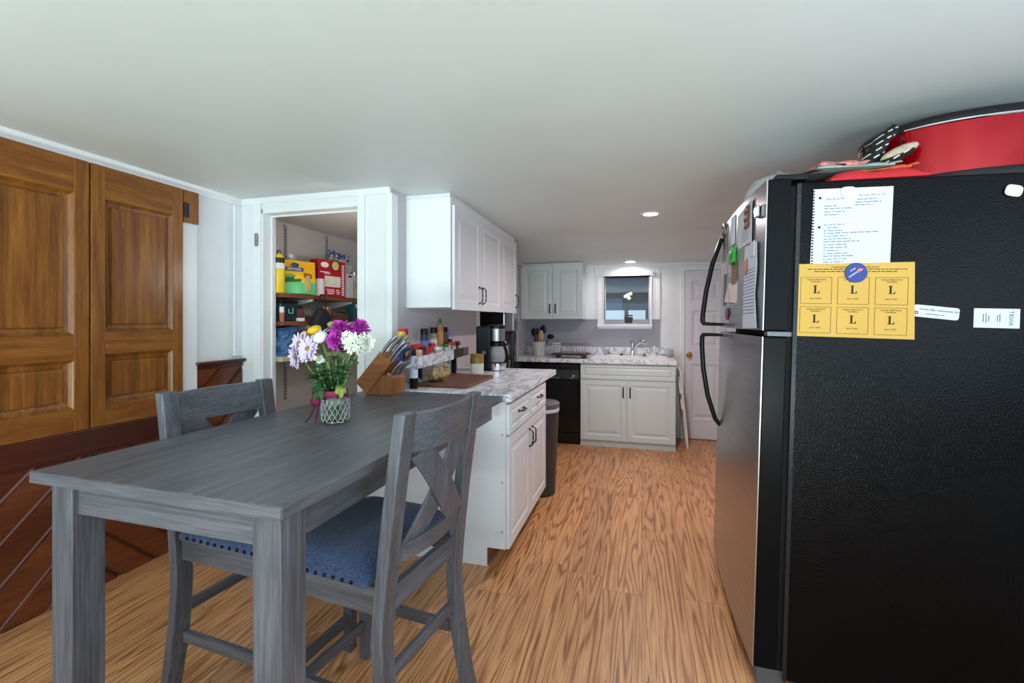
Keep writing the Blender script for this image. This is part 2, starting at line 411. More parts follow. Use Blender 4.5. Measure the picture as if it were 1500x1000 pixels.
m = MB(); m.box(-1.42, -1.335, 4.938, 4.95, 0, 2.0).box(-1.345, -1.333, 4.938, 5.02, .905, 2.0); m.prism([(4.95, 1.93), (5.48, 1.90), (5.48, 1.98), (4.95, 2.02)], 'x', -1.345, -1.315); struct(m.build('trim_8', KWALL, bevel=.003))
# left wall: white filler strip, wainscot
m = MB(); m.box(XL, XL+.02, 2.069, 2.167, .885, 1.873).box(XL, XL+.012, 2.167, 2.17, 1.05, 2.06).box(XL, XL+.012, 2.44, YP, 1.07, 2.06); struct(m.build('trim_9', TRIM, bevel=.003))

def clip(poly, a, b, c):
    out = []
    for i in range(len(poly)):
        p, q = poly[i-1], poly[i]; dp = a*p[0]+b*p[1]-c; dq = a*q[0]+b*q[1]-c
        if (dp <= 0) != (dq <= 0):
            k = dp/(dp-dq); out.append((p[0]+k*(q[0]-p[0]), p[1]+k*(q[1]-p[1])))
        if dq <= 0: out.append(q)
    return out
def diag(m, y0, y1, z0, z1, sgn, w, x, off=0, gap=.008):
    """diagonal tongue boards filling a rectangle of the left wall"""
    d = 1/math.sqrt(2)
    for k in range(-30, 40):
        lo = k*w+off; hi = lo+w-gap
        p = [(y0, z0), (y1, z0), (y1, z1), (y0, z1)]
        p = clip(p, sgn*d, -d, hi)
        if p: p = clip(p, -sgn*d, d, -lo)
        if len(p) < 3: continue
        cy = sum(q[0] for q in p)/len(p); cz = sum(q[1] for q in p)/len(p)
        n = len(p); big = max(abs(q[0]-cy)+abs(q[1]-cz) for q in p)
        if big < .02: continue
        ins = []
        for q in p:
            L = math.hypot(q[0]-cy, q[1]-cz); k2 = max(0, (L-.012)/L) if L else 1
            ins.append((cy+(q[0]-cy)*k2, cz+(q[1]-cz)*k2))
        # true inward offset of the long edges
        pin = [(y0, z0), (y1, z0), (y1, z1), (y0, z1)]
        pin = clip(clip(pin, sgn*d, -d, hi-.007), -sgn*d, d, -(lo+.007))
        vs = [(x, a, b) for a, b in p]+[(x+.006, a, b) for a, b in p]
        m._add(vs, [(i, (i+1) % n, n+(i+1) % n, n+i) for i in range(n)]+[tuple(range(n, 2*n))])
        if len(pin) >= 3:
            q = len(pin); m._add([(x+.006, a, b) for a, b in pin]+[(x+.013, a, b) for a, b in pin],
                                 [(i, (i+1) % q, q+(i+1) % q, q+i) for i in range(q)]+[tuple(range(q, 2*q))])
m = MB(); diag(m, .2, 1.6, .0, .68, 1, .125, XL+.006, .03, .013); diag(m, 1.6, 2.12, .0, .68, -1, .125, XL+.006, .02); diag(m, 2.167, 2.49, .0, 1.01, 1, .125, XL+.006, .06)
struct(m.build('wall_wainscot', WAINS, bevel=.002))
struct(MB().box(XL, XL+.006, .2, 1.6, 0, .7).build('wall_wainscot_backing', GROOVE_SHEEN)); m = MB(); m.box(XL, XL+.006, 1.6, 2.12, 0, .7).box(XL, XL+.006, 2.167, 2.5, 0, 1.03); struct(m.build('wall_wainscot_groove', WAINH))
m = MB(); m.box(XL, XL+.035, .2, 2.12, .675, .783); m.box(XL+.006, XL+.03, .2, 2.12, .66, .678); struct(m.build('trim_10', WAINH, bevel=.004))
m = MB(); m.box(XL, XL+.026, 2.165, 2.492, 1.005, 1.034).box(XL, XL+.045, 2.158, 2.505, 1.034, 1.052); struct(m.build('trim_11', WAINH, bevel=.004))
m = MB(); m.box(XL, XL+.03, 2.071, 2.165, .70, .884); struct(m.build('trim_12', HONEYS, bevel=.003))
# far window: jambs, sash, sill, glass, roller shade
m = MB(); m.box(wx0-.008, wx0+.0, YF-.03, YF+.14, wz0, wz1).box(wx1, wx1+.022, YF-.03, YF+.14, wz0, wz1).box(wx0-.008, wx1+.022, YF-.03, YF+.14, wz1, wz1+.02)
m.box(wx0-.075, wx0-.008, YF-.022, YF, wz0-.03, wz1+.02)
w1 = struct(m.build('window_1', TRIM, bevel=.002))
m = MB(); m.box(wx0-.08, wx1+.03, YF-.04, YF+.13, wz0-.028, wz0).box(wx0-.075, wx1+.02, YF-.016, YF, wz0-.05, wz0-.028); m.build('window_sill', TRIM, w1, bevel=.003)
m = MB(); y0, y1 = YF+.085, YF+.115; m.box(wx0, wx1, y0, y1, wz0, wz0+.016).box(wx0, wx0+.012, y0, y1, wz0, wz1).box(wx1-.012, wx1, y0, y1, wz0, wz1); m.build('sash', TRIM, w1)
MB().box(wx0+.012, wx1-.012, YF+.098, YF+.102, wz0+.016, wz1).build('pane', PANE, w1)
rs = thing('roller_shade', 'white roller shade rolled up at the top of the sink window', 'blind', (-.166, YF-.05, 1.83))
MB().box(wx0-.016, wx1+.03, YF-.052, YF-.0005, 1.812, 1.852).build('rolled_fabric', plain('shade_white', rgb(224,222,222), .6), rs, world=True, bevel=.006)
MB().box(wx0-.024, wx0-.0165, YF-.056, YF-.0005, 1.806, 1.858).build('bracket', WHITEP, rs, world=True); MB().box(wx1+.0305, wx1+.038, YF-.056, YF-.0005, 1.806, 1.858).build('bracket', WHITEP, rs, world=True)
# porch seen through the window
m = MB(); m.prism([(5.63, 2.62), (8.08, 1.72), (8.08, 1.78), (5.63, 2.70)], 'x', -2.6, 2.2)
for i in range(12): m.prism([(5.66+i*.2, 2.605-i*.0735), (5.845+i*.2, 2.537-i*.0735), (5.845+i*.2, 2.52-i*.0735), (5.66+i*.2, 2.592-i*.0735)], 'x', -2.6, 2.2)
struct(m.build('porch_ceiling', SLATE))
m = MB(); m.box(-2.6, 2.2, 7.9, 8.05, 1.60, 1.74); struct(m.build('porch_beam', PORCHD))
m = MB(); m.box(-2.6, 2.2, 8.0, 8.08, 0, .95).box(-2.6, 2.2, 8.0, 8.08, 1.48, 1.60).box(-.28, -.22, 8.0, 8.06, .95, 1.5).box(.06, .5, 8.0, 8.08, .95, 1.5).box(-1.3, -1.22, 8.0, 8.08, .95, 1.5).box(.9, 2.2, 8.0, 8.08, .95, 1.5); struct(m.build('porch_wall', PORCHL))
struct(MB().box(-2.6, 2.2, 5.62, 8.08, -.1, 0).build('porch_floor', PORCHL))
m = MB(); m.box(.12, .42, 7.9, 7.96, .95, 1.42); struct(m.build('porch_shutter', plain('porch_teal', rgb(58,84,92), .6)))

m = MB(); m.box(-9, 9, -14, YB-.13, -.14, -.10); lw = struct(m.build('ground_lawn', plain('lawn_green', rgb(70,92,48), .9, var=.3, vscale=4)))  # unseen ground, added to darken low reflections in the refrigerator side

# far panelled door
d1 = MB(); dx0, dx1, dt = .462, 1.20, 1.852
d1.box(dx0, dx1, YF-.012, YF-.001, .01, dt)
cols = ((.53, .80), (.87, 1.13)); rows = ((.222, .826), (1.01, 1.415), (1.52, 1.743))
xs = [dx0, .53, .80, .87, 1.13, dx1]; zs = [.01, .222, .826, 1.01, 1.415, 1.52, 1.743, dt]
for i in range(5):
    for j in range(7):
        if i in (1, 3) and j in (1, 3, 5):
            d1.relief((xs[i], YF-.03, zs[j]), (1,0,0), (0,0,1), xs[i+1]-xs[i], zs[j+1]-zs[j], [(0,0), (.012,-.014), (.03,-.014), (.055,-.003)])
        else: d1.box(xs[i], xs[i+1], YF-.03, YF-.012, zs[j], zs[j+1])
door = struct(d1.build('door_1', plain('door_white', rgb(226,224,232), .4, var=.01)))
m = MB(); m.box(dx0-.045, dx0-.004, YF-.02, YF, 0, dt+.01).box(dx0-.045, dx1+.05, YF-.02, YF, dt+.006, dt+.05).box(dx1+.004, dx1+.05, YF-.02, YF, 0, dt+.01); struct(m.build('trim_13', TRIM, bevel=.003))
m = MB(); kc = (.5, YF-.03, .931)
MK = Matrix.Translation(kc) @ Matrix.Rotation(R(90), 4, 'X')
m.lathe([(.030,0),(.030,.006),(.012,.010),(.012,.028),(.022,.034),(.030,.046),(.028,.058),(.016,.066),(0,.068)], n=20, M=MK); k = m.build('door_knob', BRASS, door, smooth=True); k['label'] = 'round brass door knob'
MB().box(1.0, XR, YF-.014, YF, 0, .09).build('baseboard_far', TRIM)['kind'] = 'structure'

# ------------------------------------------------------------------ wooden shutter doors on the left wall
def shutter(name, label, y0, y1, z0, z1, zr):
    o = thing(name, label, 'shutter', (XL, (y0+y1)/2, z0))
    st = .062; x0, x1 = XL+.005, XL+.036; za, zb = zr
    for a in (y0, y1-st): MB().box(x0, x1, a, a+st, z0, z1).build('stile', HONEYS, o, world=True, bevel=.003)
    for a, b in ((z0, z0+.105), (za, zb), (z1-.16, z1)): MB().box(x0, x1-.001, y0+st, y1-st, a, b).build('rail', HONEYH, o, world=True, bevel=.002)
    for a, b in ((z0+.105, za), (zb, z1-.16)):
        m = MB(); w, h = y1-y0-2*st, b-a
        m.relief((x1-.001, y0+st, a), (0,1,0), (0,0,1), w, h, [(0,0),(.004,-.006),(.014,-.016),(.034,-.022),(.036,-.010),(.05,-.009)])
        m.build('raised_panel', HONEYV, o, world=True)
    return o
shutter('wooden_shutter', 'honey brown panelled wooden door leaf cut off by the picture edge', 1.02, 1.594, .785, 2.06, (1.115, 1.235))
shutter('wooden_shutter', 'honey brown panelled wooden door leaf next to the white wall strip', 1.602, 2.066, .785, 2.06, (1.135, 1.25))
hb = thing('hinge_block', 'small honey wood block with a hinge under the left ceiling trim', 'block', (XL, 2.117, 1.873))
MB().box(XL, XL+.036, 2.071, 2.165, 1.873, 2.06).build('block', HONEYS, hb, world=True, bevel=.003)
MB().tube([(XL+.04, 2.072, 1.90), (XL+.04, 2.072, 1.985)], .006, 8).box(XL+.036, XL+.039, 2.074, 2.10, 1.90, 1.985).build('hinge', DKMET, hb, world=True)
jl = thing('latch_plate', 'worn metal latch plate on the pantry door casing', 'latch', (oL-.045, YP-.018, 1.84))
MB().box(oL-.052, oL-.028, YP-.022, YP-.016, 1.79, 1.875).tube([(oL-.028, YP-.024, 1.80), (oL-.028, YP-.024, 1.865)], .005, 8).build('plate', plain('painted_metal', rgb(150,150,148), .5, .4, var=.3, vscale=90), jl, world=True)

# ------------------------------------------------------------------ dining table
tb = thing('dining_table', 'grey brushed wood dining table pushed up to the marble counter', 'table', (-1.113, 1.567, 0), R(-1.2))
hw, hl = .402, .752
MB().box(-hw, hw, -hl, hl, .880, .91).build('table_top', GY, tb, bevel=.003)
MB().box(-hw+.002, hw-.002, -hl-.0015, -hl-.0002, .8815, .9085).build('end_band', GX, tb)
il, lg = .030, .078
for sx in (-1, 1):
    for sy in (-1,):
        a, b = sx*(hw-il), sx*(hw-il-lg); c, d = sy*(hl-il), sy*(hl-il-lg)
        MB().box(min(a,b), max(a,b), min(c,d), max(c,d), 0, .879).build('leg', GZ, tb, bevel=.003)
    a, b = sx*(hw-il-.012), sx*(hw-il-.034)
    MB().box(min(a,b), max(a,b), -hl+il+lg+.001, hl-.05, .795, .879).build('apron', GY, tb, bevel=.002)
    a, b = sx*(hl-il-.012), sx*(hl-il-.034)
    MB().box(-hw+il+lg+.001, hw-il-lg-.001, min(a,b), max(a,b), .795, .879).build('apron', GX, tb, bevel=.002)

# ------------------------------------------------------------------ counter chairs (back at +x, seat front at -x)
ch = thing('dining_chair', 'grey cross-back counter chair on the aisle side of the table', 'chair', (-.880, 1.368, 0), R(-7), 'grey counter chairs at the table')
def bx(z):   # centre line of the back post
    if z < .42: return .213 + .062*((.42-z)/.42)**1.7
    return .213 + .075*((z-.42)/.62)**1.25
for sy in (-1, 1):
    zs = [0, .08, .16, .24, .32, .42, .5, .6, .7, .8, .9, 1.05]
    hwid = lambda z: .0185 if z > .3 else .017+.0015*z/.3
    poly = [(bx(z)+hwid(z), z) for z in zs] + [(bx(z)-hwid(z), z) for z in reversed(zs)]
    y = sy*.200
    MB().prism(poly, 'y', y-.029, y+.029).build('back_post', GZ, ch, bevel=.004)
    y = sy*.195
    MB().frustum((-.192, -.156, y-.018, y+.018, 0), (-.200, -.156, y-.023, y+.023, .562)).build('front_leg', GZ, ch, bevel=.003)
    a, b = sorted((sy*.212, sy*.190))
    MB().box(-.157, .196, a, b, .484, .562).build('seat_rail', GX, ch, bevel=.002)
    a, b = sorted((sy*.205, sy*.185))
    MB().box(-.16, .20, a, b, .196, .232).build('stretcher', GX, ch, bevel=.002)
MB().box(-.194, -.174, -.172, .172, .484, .562).build('seat_rail', GY, ch, bevel=.002)
MB().box(.204, .226, -.171, .171, .478, .548).build('seat_rail', GY, ch, bevel=.002)
MB().box(-.186, -.166, -.177, .177, .112, .150).build('stretcher', GY, ch, bevel=.002)
MB().box(.207, .227, -.171, .171, .285, .322).build('stretcher', GY, ch, bevel=.002)
def curved(z0, z1, sag, th, name, w=.172):
    """a rail bowed backwards, sheared with the lean of the posts"""
    m = MB(); N = 12; vs, fs = [], []
    for i in range(N+1):
        y = -w+2*w*i/N; s_ = sag*(1-(y/w)**2)
        for z in (z0, z1):
            for e in (-th/2, th/2): vs.append((bx(z)+s_+e, y, z))
    for i in range(N):
        a, b = i*4, i*4+4
        fs += [(a, a+1, b+1, b), (a+2, b+2, b+3, a+3), (a, b, b+2, a+2), (a+1, a+3, b+3, b+1)]
    fs += [(0, 2, 3, 1), (N*4, N*4+1, N*4+3, N*4+2)]
    m._add(vs, fs); return m.build(name, GY, ch, bevel=.003)
curved(.928, 1.043, .03, .022, 'top_rail'); curved(.615, .668, .03, .022, 'lower_rail')
def brace(s_, e0):
    m = MB(); N = 8; vs, fs = [], []
    for i in range(N+1):
        q = i/N; y = s_*(-.125+.235*q); z = .93-.27*q; sg = .03*(1-(y/.178)**2)
        for dy in (-.05, .05):
            for e in (e0, e0+.011): vs.append((bx(z)+sg+e, y+dy, z+ (dy*.18*s_)))
    for i in range(N):
        a, b = i*4, i*4+4
        fs += [(a, a+1, b+1, b), (a+2, b+2, b+3, a+3), (a, b, b+2, a+2), (a+1, a+3, b+3, b+1)]
    fs += [(0, 2, 3, 1), (N*4, N*4+1, N*4+3, N*4+2)]
    m._add(vs, fs); return m.build('cross_brace', GZ, ch, bevel=.002)
brace(1, .0005); brace(-1, -.0115)
def cushion(x0, x1, y0, y1, z0, z1, n=14):
    m = MB(); top, vs, fs = [], [], []
    for i in range(n+1):
        for j in range(n+1):
            u, v_ = i/n*2-1, j/n*2-1
            e = (1-abs(u)**5)**.5 * (1-abs(v_)**5)**.5
            vs.append((x0+(x1-x0)*i/n, y0+(y1-y0)*j/n, z0+(z1-z0)*(.28+.72*e)))
    k = n+1
    for i in range(n):
        for j in range(n): fs.append((i*k+j, (i+1)*k+j, (i+1)*k+j+1, i*k+j+1))
    rim = [i*k for i in range(k)]+[n*k+j for j in range(1, k)]+[i*k+n for i in range(n-1, -1, -1)]+[j for j in range(n-1, 0, -1)]
    b = len(vs)
    for i in rim: vs.append((vs[i][0], vs[i][1], z0))
    L = len(rim)
    for i in range(L): fs.append((rim[i], rim[(i+1) % L], b+(i+1) % L, b+i))
    fs.append(tuple(b+i for i in range(L)))
    m._add(vs, fs); return m
cs = cushion(-.204, .180, -.234, .234, .563, .642).build('seat_cushion', DENIM, ch, smooth=60, bevel=.006)
for i in range(11):
    for y in (-.2345, .2345): MB().ball((-.19+i*.0325, y, .576), .0058, 8, 6).build('nailhead', NAIL, cs, smooth=True)
for i in range(11): MB().ball((-.2045, -.19+i*.038, .576), .0058, 8, 6).build('nailhead', NAIL, cs, smooth=True)
dup(ch, (-1.303, 1.42, 0), (0, 0, R(180-5)), 'grey cross-back counter chair between table and panelled left wall')

# ------------------------------------------------------------------ base cabinet + counter along the kitchen wall
def pull(name, p0, p1, out, parent, r=.0045, bow=True):
    """twisted bar pull between two feet"""
    p0, p1, out = Vector(p0), Vector(p1), Vector(out); m = MB()
    m.ball(p0+out*.12, .008, 8, 6); m.ball(p1+out*.12, .008, 8, 6)
    d = p1-p0; pts = [p0]
    for q in (.06, .2, .35, .5, .65, .8, .94): pts.append(p0+d*q+out*(1 if .1 < q < .9 else .75))
    pts.append(p1); m.tube(pts, [r]+[r*(1.25 if i % 2 else .85) for i in range(7)]+[r], 8)
    return m.build(name, DKMET, parent, smooth=True, world=True)
RAISE = [(0, -.018), (0, 0), (.052, 0), (.058, -.004), (.066, -.006), (.074, -.006), (.096, -.0005), (.1, 0)]
def face(name, o, u, v_, w, h, mat, parent, steps=None):
    st = steps or RAISE; k = min(1, min(w, h)/.26); st = [(a*k, d) for a, d in st]
    return MB().relief(o, u, v_, w, h, st).build(name, mat, parent, world=True)
cb = thing('base_cabinet', 'white base cabinet with two drawers beside the dining table', 'cabinet', (-1.08, 2.83, 0))
XD = -.668
m = MB(); m.prism([(-1.44, 0), (-.79, 0), (-.79, .10), (-.688, .10), (-.688, .874), (-1.44, .874)], 'y', 2.335, 3.30); m.build('body', CABW, cb, world=True, bevel=.001)
MB().box(-.789, -.785, 2.337, 3.298, .002, .098).build('toe_kick', wood('toe_wood', [rgb(70,44,26), rgb(110,72,44), rgb(140,98,64)], 'y', 1, .6), cb, world=True)
ya, yb, yc = 2.338, 2.82, 3.298
for a, b in ((ya, yb-.003), (yb+.003, yc)):
    dr = face('drawer', (XD, a, .703), (0,1,0), (0,0,1), b-a, .158, CABW, cb, [(0,-.018),(0,0),(.05,0),(.056,-.004),(.064,-.006),(.07,-.006),(.09,0)])
    cy = (a+b)/2; pull('drawer_handle', (XD, cy-.05, .795), (XD, cy+.05, .795), (.026,0,0), dr)
    dd = face('door', (XD, a, .105), (0,1,0), (0,0,1), b-a, .585, CABW, cb)
    hy = b-.035 if b < 3 else a+.035
    pull('door_handle', (XD, hy, .53), (XD, hy, .635), (.026,0,0), dd)
ct = thing('kitchen_counter', 'white grey-veined marble laminate counter over the two-drawer cabinet', 'counter', (-1.05, 2.97, .876))
MB().box(XK+.001, -.655, 2.325, 3.655, .876, .915).build('counter_slab', MARB, ct, world=True, bevel=.004)
# end panel screws
SCR = plain('screw_grey', rgb(170,170,178), .4)
for z in (.70, .45, .19): MB().ball((-.705, 2.3345, z), (.006, .002, .006), 8, 6).build('screw_cap', SCR, cb, world=True)

# upper cabinet (three doors)
uc = thing('wall_cabinet', 'white three-door wall cabinet above the spice shelf', 'cabinet', (-1.3, 3.44, 1.375))
MB().box(XK+.001, -1.148, 2.68, 4.19, 1.385, 2.074).build('body', plain('cabinet_side_white', rgb(243,245,246), .4, var=.01), uc, world=True, bevel=.001)
MB().prism([(2.68,2.0745),(4.19,2.0745),(4.19,2.0795),(2.68,2.0995)], 'x', XK+.001, -1.150).build('top_filler', CABW, uc, world=True)
UX = -1.126
for i, (a, b) in enumerate(((2.70, 3.185), (3.19, 3.69), (3.695, 4.188))):
    dd = face('door', (UX, a, 1.372), (0,1,0), (0,0,1), b-a, .655, CABW, uc)
    hy = (b-.035, a+.035, b-.035)[i]
    pull('door_handle', (UX, hy, 1.425), (UX, hy, 1.54), (.028,0,0), dd)
# far wall cabinet
fc = thing('wall_cabinet', 'pale grey-white two-door wall cabinet beside the sink window', 'cabinet', (-.98, 5.3, 1.325))
MB().box(-1.344, -.632, 5.17, YF-.008, 1.322, 1.93).build('body', CABG, fc, world=True)
MB().box(-1.344, -.632, 5.172, YF-.03, 1.9305, zc(5.2)-.004).build('top_filler', CABG, fc, world=True)
for i, (a, b) in enumerate(((-1.33, -.965), (-.961, -.634))):
    dd = face('door', (a, 5.15, 1.324), (1,0,0), (0,0,1), b-a, .60, CABG, fc)
    hx = (b-.03, a+.03)[i]
    pull('door_handle', (hx, 5.15, 1.39), (hx, 5.15, 1.485), (0,-.026,0), dd, .006)
# sink base
sb = thing('sink_cabinet', 'pale grey-white sink base cabinet with two doors and long handles', 'cabinet', (-.14, 5.15, 0))
MB().box(-.62, .326, 4.892, YF-.008, .0, .862).build('body', CABG, sb, world=True)
MB().box(-.60, .318, 4.888, 4.895, .0, .066).build('toe_board', plain('toe_grey', rgb(196,202,196), .5), sb, world=True)
face('false_front', (-.615, 4.87, .70), (1,0,0), (0,0,1), .938, .148, CABG, sb, [(0,-.02),(0,0),(.05,0),(.056,-.004),(.066,-.006),(.09,0)])
for i, (a, b) in enumerate(((-.615, -.149), (-.145, .323))):
    dd = face('door', (a, 4.87, .07), (1,0,0), (0,0,1), b-a, .622, CABG, sb)
    hx = (b-.032, a+.032)[i]
    pull('door_handle', (hx, 4.87, .52), (hx, 4.87, .62), (0,-.026,0), dd, .006)
sc_ = thing('sink_counter', 'white marble laminate counter along the far wall under the window', 'counter', (-.5, 5.16, .862))
MB().box(-1.343, .335, 4.845, YF-.008, .862, .902).build('counter_slab', MARB, sc_, world=True, bevel=.004)
MB().box(-1.343, .335, YF-.028, YF-.0081, .902, 1.0).build('backsplash', MARB, sc_, world=True, bevel=.003)
# dishwasher
dw = thing('dishwasher', 'black built-in dishwasher between trash can and sink cabinet', 'dishwasher', (-.93, 5.15, 0))
MB().box(-1.23, -.627, 4.90, 5.46, .0, .858).build('body', BLKM, dw, world=True)
MB().box(-1.225, -.632, 4.87, 4.90, .13, .675).build('door_panel', BLKG, dw, world=True, bevel=.004)
MB().box(-1.225, -.632, 4.885, 4.90, .02, .12).build('kick_plate', BLKG, dw, world=True)
cp = MB().box(-1.225, -.632, 4.862, 4.90, .685, .785).build('control_panel', plain('panel_charcoal', rgb(44,50,54), .3), dw, world=True, bevel=.004)
BTN = plain('button_grey', rgb(170,176,180), .4)
for i in range(5): MB().box(-1.0+i*.035, -.98+i*.035, 4.8605, 4.862, .70, .706).build('button', BTN, dw, world=True)
MB().box(-.70, -.675, 4.8605, 4.862, .715, .735).build('button', BTN, dw, world=True); MB().box(-.72, -.69, 4.8605, 4.862, .70, .706).build('button', BTN, dw, world=True)
MB().box(-1.225, -.632, 4.872, 4.90, .79, .845).build('handle_recess', BLKP, dw, world=True, bevel=.004)
# sink + faucet
sk = thing('kitchen_sink', 'white drop-in double sink in the far counter', 'sink', (-.12, 5.17, .902))
m = MB(); X0, X1, Y0, Y1 = -.52, .27, 4.93, 5.43
m.box(X0, X1, Y0, Y0+.03, .9021, .915).box(X0, X1, Y1-.09, Y1, .9021, .915).box(X0, X0+.03, Y0+.03, Y1-.09, .9021, .915).box(X1-.03, X1, Y0+.03, Y1-.09, .9021, .915).box(-.14, -.10, Y0+.03, Y1-.09, .9021, .912)
m.build('rim', WHITEP, sk, world=True, bevel=.006)
for a, b in ((X0+.03, -.14), (-.10, X1-.03)):
    MB().relief((a, Y0+.03, .9022), (1,0,0), (0,1,0), b-a, Y1-.09-Y0-.03, [(0,0.006), (.004,.0025), (.02,.0012), (.05,.0006)]).build('basin', WHITEP, sk, world=True)
fa = thing('kitchen_faucet', 'chrome single-lever kitchen faucet behind the sink', 'faucet', (-.10, 5.385, .915))
m = MB(); m.lathe([(.028,0),(.028,.012),(.020,.02),(.018,.10),(.021,.115),(.021,.15),(.012,.165),(0,.168)], n=18); m.build('faucet_body', CHROME, fa, smooth=True)
MB().tube([(0,0,.155), (-.004,-.002,.18), (-.008,-.004,.20)], [.006,.005,.008], 8).build('lever', CHROME, fa, smooth=True)
MB().tube([(.01,-.01,.05), (.05,-.03,.12), (.08,-.05,.155), (.12,-.07,.155), (.15,-.085,.135)], [.015,.017,.022,.024,.018], 12).build('spout', CHROME, fa, smooth=True)
MB().box(-.13, .13, -.028, .028, 0, .006).build('base_plate', CHROME, fa, bevel=.004)
sp = thing('soap_dispenser', 'chrome soap pump left of the kitchen faucet', 'dispenser', (-.36, 5.39, .915))
MB().lathe([(.016,0),(.016,.02),(.008,.03),(.008,.05),(0,.052)], n=14).tube([(0,0,.05),(-.02,-.03,.062),(-.04,-.045,.055)], .006, 8).build('pump', CHROME, sp, smooth=True)
sy = thing('side_sprayer', 'white hand sprayer standing right of the kitchen faucet', 'sprayer', (.135, 5.385, .915))
MB().lathe([(.02,0),(.02,.012),(.012,.02),(.011,.06),(.017,.075),(.018,.095),(.012,.105),(0,.107)], n=14).build('spray_head', WHITEP, sy, smooth=True)
sr = thing('sink_caddy', 'clear plastic sponge tray at the right end of the sink counter', 'tray', (.27, 5.40, .915))
m = MB(); m.box(-.055, .055, -.03, .03, 0, .006).box(-.055, -.05, -.03, .03, .006, .07).box(.05, .055, -.03, .03, .006, .07).box(-.05, .05, -.03, -.025, .006, .07).box(-.05, .05, .025, .03, .006, .07)
m.build('tray', CLEARP, sr)
for (x, lbl) in ((-.22, 'black rubber sink stopper left of the faucet base'), (.03, 'black rubber sink stopper right of the faucet base')):
    o = MB().lathe([(.018,0),(.02,.008),(.008,.012),(.006,.02),(0,.021)], n=14).build('sink_stopper', BLKP, smooth=True, loc=None); o.location = (x, 5.36, .915); tag(o, lbl, 'stopper')

# dish rack
rk = thing('dish_rack', 'wire dish rack on a brown drip tray left of the sink', 'dish rack', (-.745, 5.06, .9025), R(-4))
MB().frustum((-.185, .185, -.12, .12, .028), (-.21, .21, -.14, .14, .042)).box(-.15, -.13, -.1, .1, 0, .028).box(.13, .15, -.1, .1, 0, .028).build('drip_tray', plain('brown_tray', rgb(66,48,40), .5), rk, bevel=.003)
m = MB()
for z in (.055, .145):
    m.tube([(-.17,-.1,z), (.17,-.1,z), (.19,.1,z+.0), (-.19,.1,z)], .0042, 6, closed=True)
for i in range(13):
    x = -.17+i*.0283
    m.tube([(x,-.1,.145), (x,-.1,.05), (x,.1,.05), (x,.1,.145)], .003, 6)
m.build('wire_basket', plain('wire_grey', rgb(150,146,152), .3, .6), rk)
uc2 = thing('utensil_cup', 'white slotted cup in the left end of the dish rack', 'cup', (-.905, 5.07, .956))
m = MB()
for i in range(6): m.frustum((-.035+i*.012, -.027+i*.012, -.03, .03, 0), (-.042+i*.0145, -.032+i*.0145, -.035, .035, .105))
m.box(-.034, .034, -.029, .029, 0, .02); m.build('cup', plain('cup_white', rgb(226,222,220), .4), uc2)
pl = None
for i in range(9):
    x = -.83+i*.032; lbl = 'white plate upright in the dish rack, %s from its right end' % ('ninth eighth seventh sixth fifth fourth third second first'.split()[i])
    if pl is None:
        pl = thing('dinner_plate', lbl, 'plate', (x, 5.05, .992), 0, 'plates in the dish rack')
        MB().lathe([(0,-.004),(.028,-.004),(.034,.0),(.036,.002),(.033,.004),(.026,-.001),(0,-.001)], n=20, M=Matrix.Rotation(R(78), 4, 'Y')).build('plate', plain('plate_white', rgb(228,222,228), .3), pl, smooth=True)
    else: dup(pl, (x, 5.05-.002*i, .992), (0,0,0), lbl)
# utensil crock
cr = thing('utensil_crock', 'white tapered crock holding cooking utensils under the far wall cabinet', 'crock', (-1.135, 5.22, .9025))
MB().lathe([(.058,0),(.062,.005),(.078,.155),(.078,.16),(.072,.16),(.058,.012),(0,.012)], n=28).build('crock', OFFW, cr, smooth=True)
WOODSP = wood('spoon_wood', [rgb(150,110,60), rgb(196,156,96), rgb(220,184,126)], 'z', 2, .6)
for nm, lbl, x, y, tx, ty, h, mt, hd in (
  ('serving_spoon', 'black serving spoon leaning left in the white utensil crock', -.03, .01, -.05, 0, .27, BLKP, (.03,.008,.045)),
  ('slotted_turner', 'black slotted turner at the back of the white utensil crock', .0, .035, .035, .05, .30, BLKP, (.038,.006,.05)),
  ('wooden_spatula', 'pale wooden spatula at the front of the white utensil crock', .02, -.02, .03, -.05, .235, WOODSP, (.026,.006,.06)),
  ('soup_ladle', 'black ladle leaning right out of the white utensil crock', .04, .01, .11, .0, .22, BLKP, (.042,.03,.028)),
  ('whisk_handle', 'black handled whisk upright in the middle of the utensil crock', -.012, -.01, -.01, -.03, .28, BLKP, (.02,.02,.04))):
    o = thing(nm, lbl, 'utensil', (-1.135+x*.5, 5.22+y*.5, .92))
    MB().tube([(0,0,0), (tx*.8, ty*.8, h-.05)], .0055, 8).build('handle', mt, o, smooth=True)
    MB().ball((tx, ty, h-.02), hd, 12, 8).build('head', mt, o, smooth=True)
# orchid pot on sill
op = thing('orchid_pot', 'dark square pot with white orchid on the sink window sill', 'plant', (-.145, YF+.03, wz0+.0005))
MB().frustum((-.04,.04,-.035,.035,0), (-.048,.048,-.042,.042,.082)).build('pot', plain('dark_pot', rgb(54,40,44), .5), op, bevel=.003)
MB().tube([(0,0,.08),(-.01,.0,.16),(.005,0,.26),(-.01,-.005,.33)], .003, 6).build('stem', STEM, op)
m = MB()
for (x, z) in ((-.01,.335),(.02,.35),(-.035,.32),(.005,.30)):
    for k in range(5):
        a = k*1.257; m.ball((x+.013*math.cos(a), -.008, z+.013*math.sin(a)), (.011,.004,.009), 8, 6)
m.build('blossom', WPET, op, smooth=True)
m = MB()
for s_ in (-1, 1): m.ball((s_*.022, -.005, .10), (.028,.012,.01), 10, 6)
m.build('leaf', LEAF, op, smooth=True)
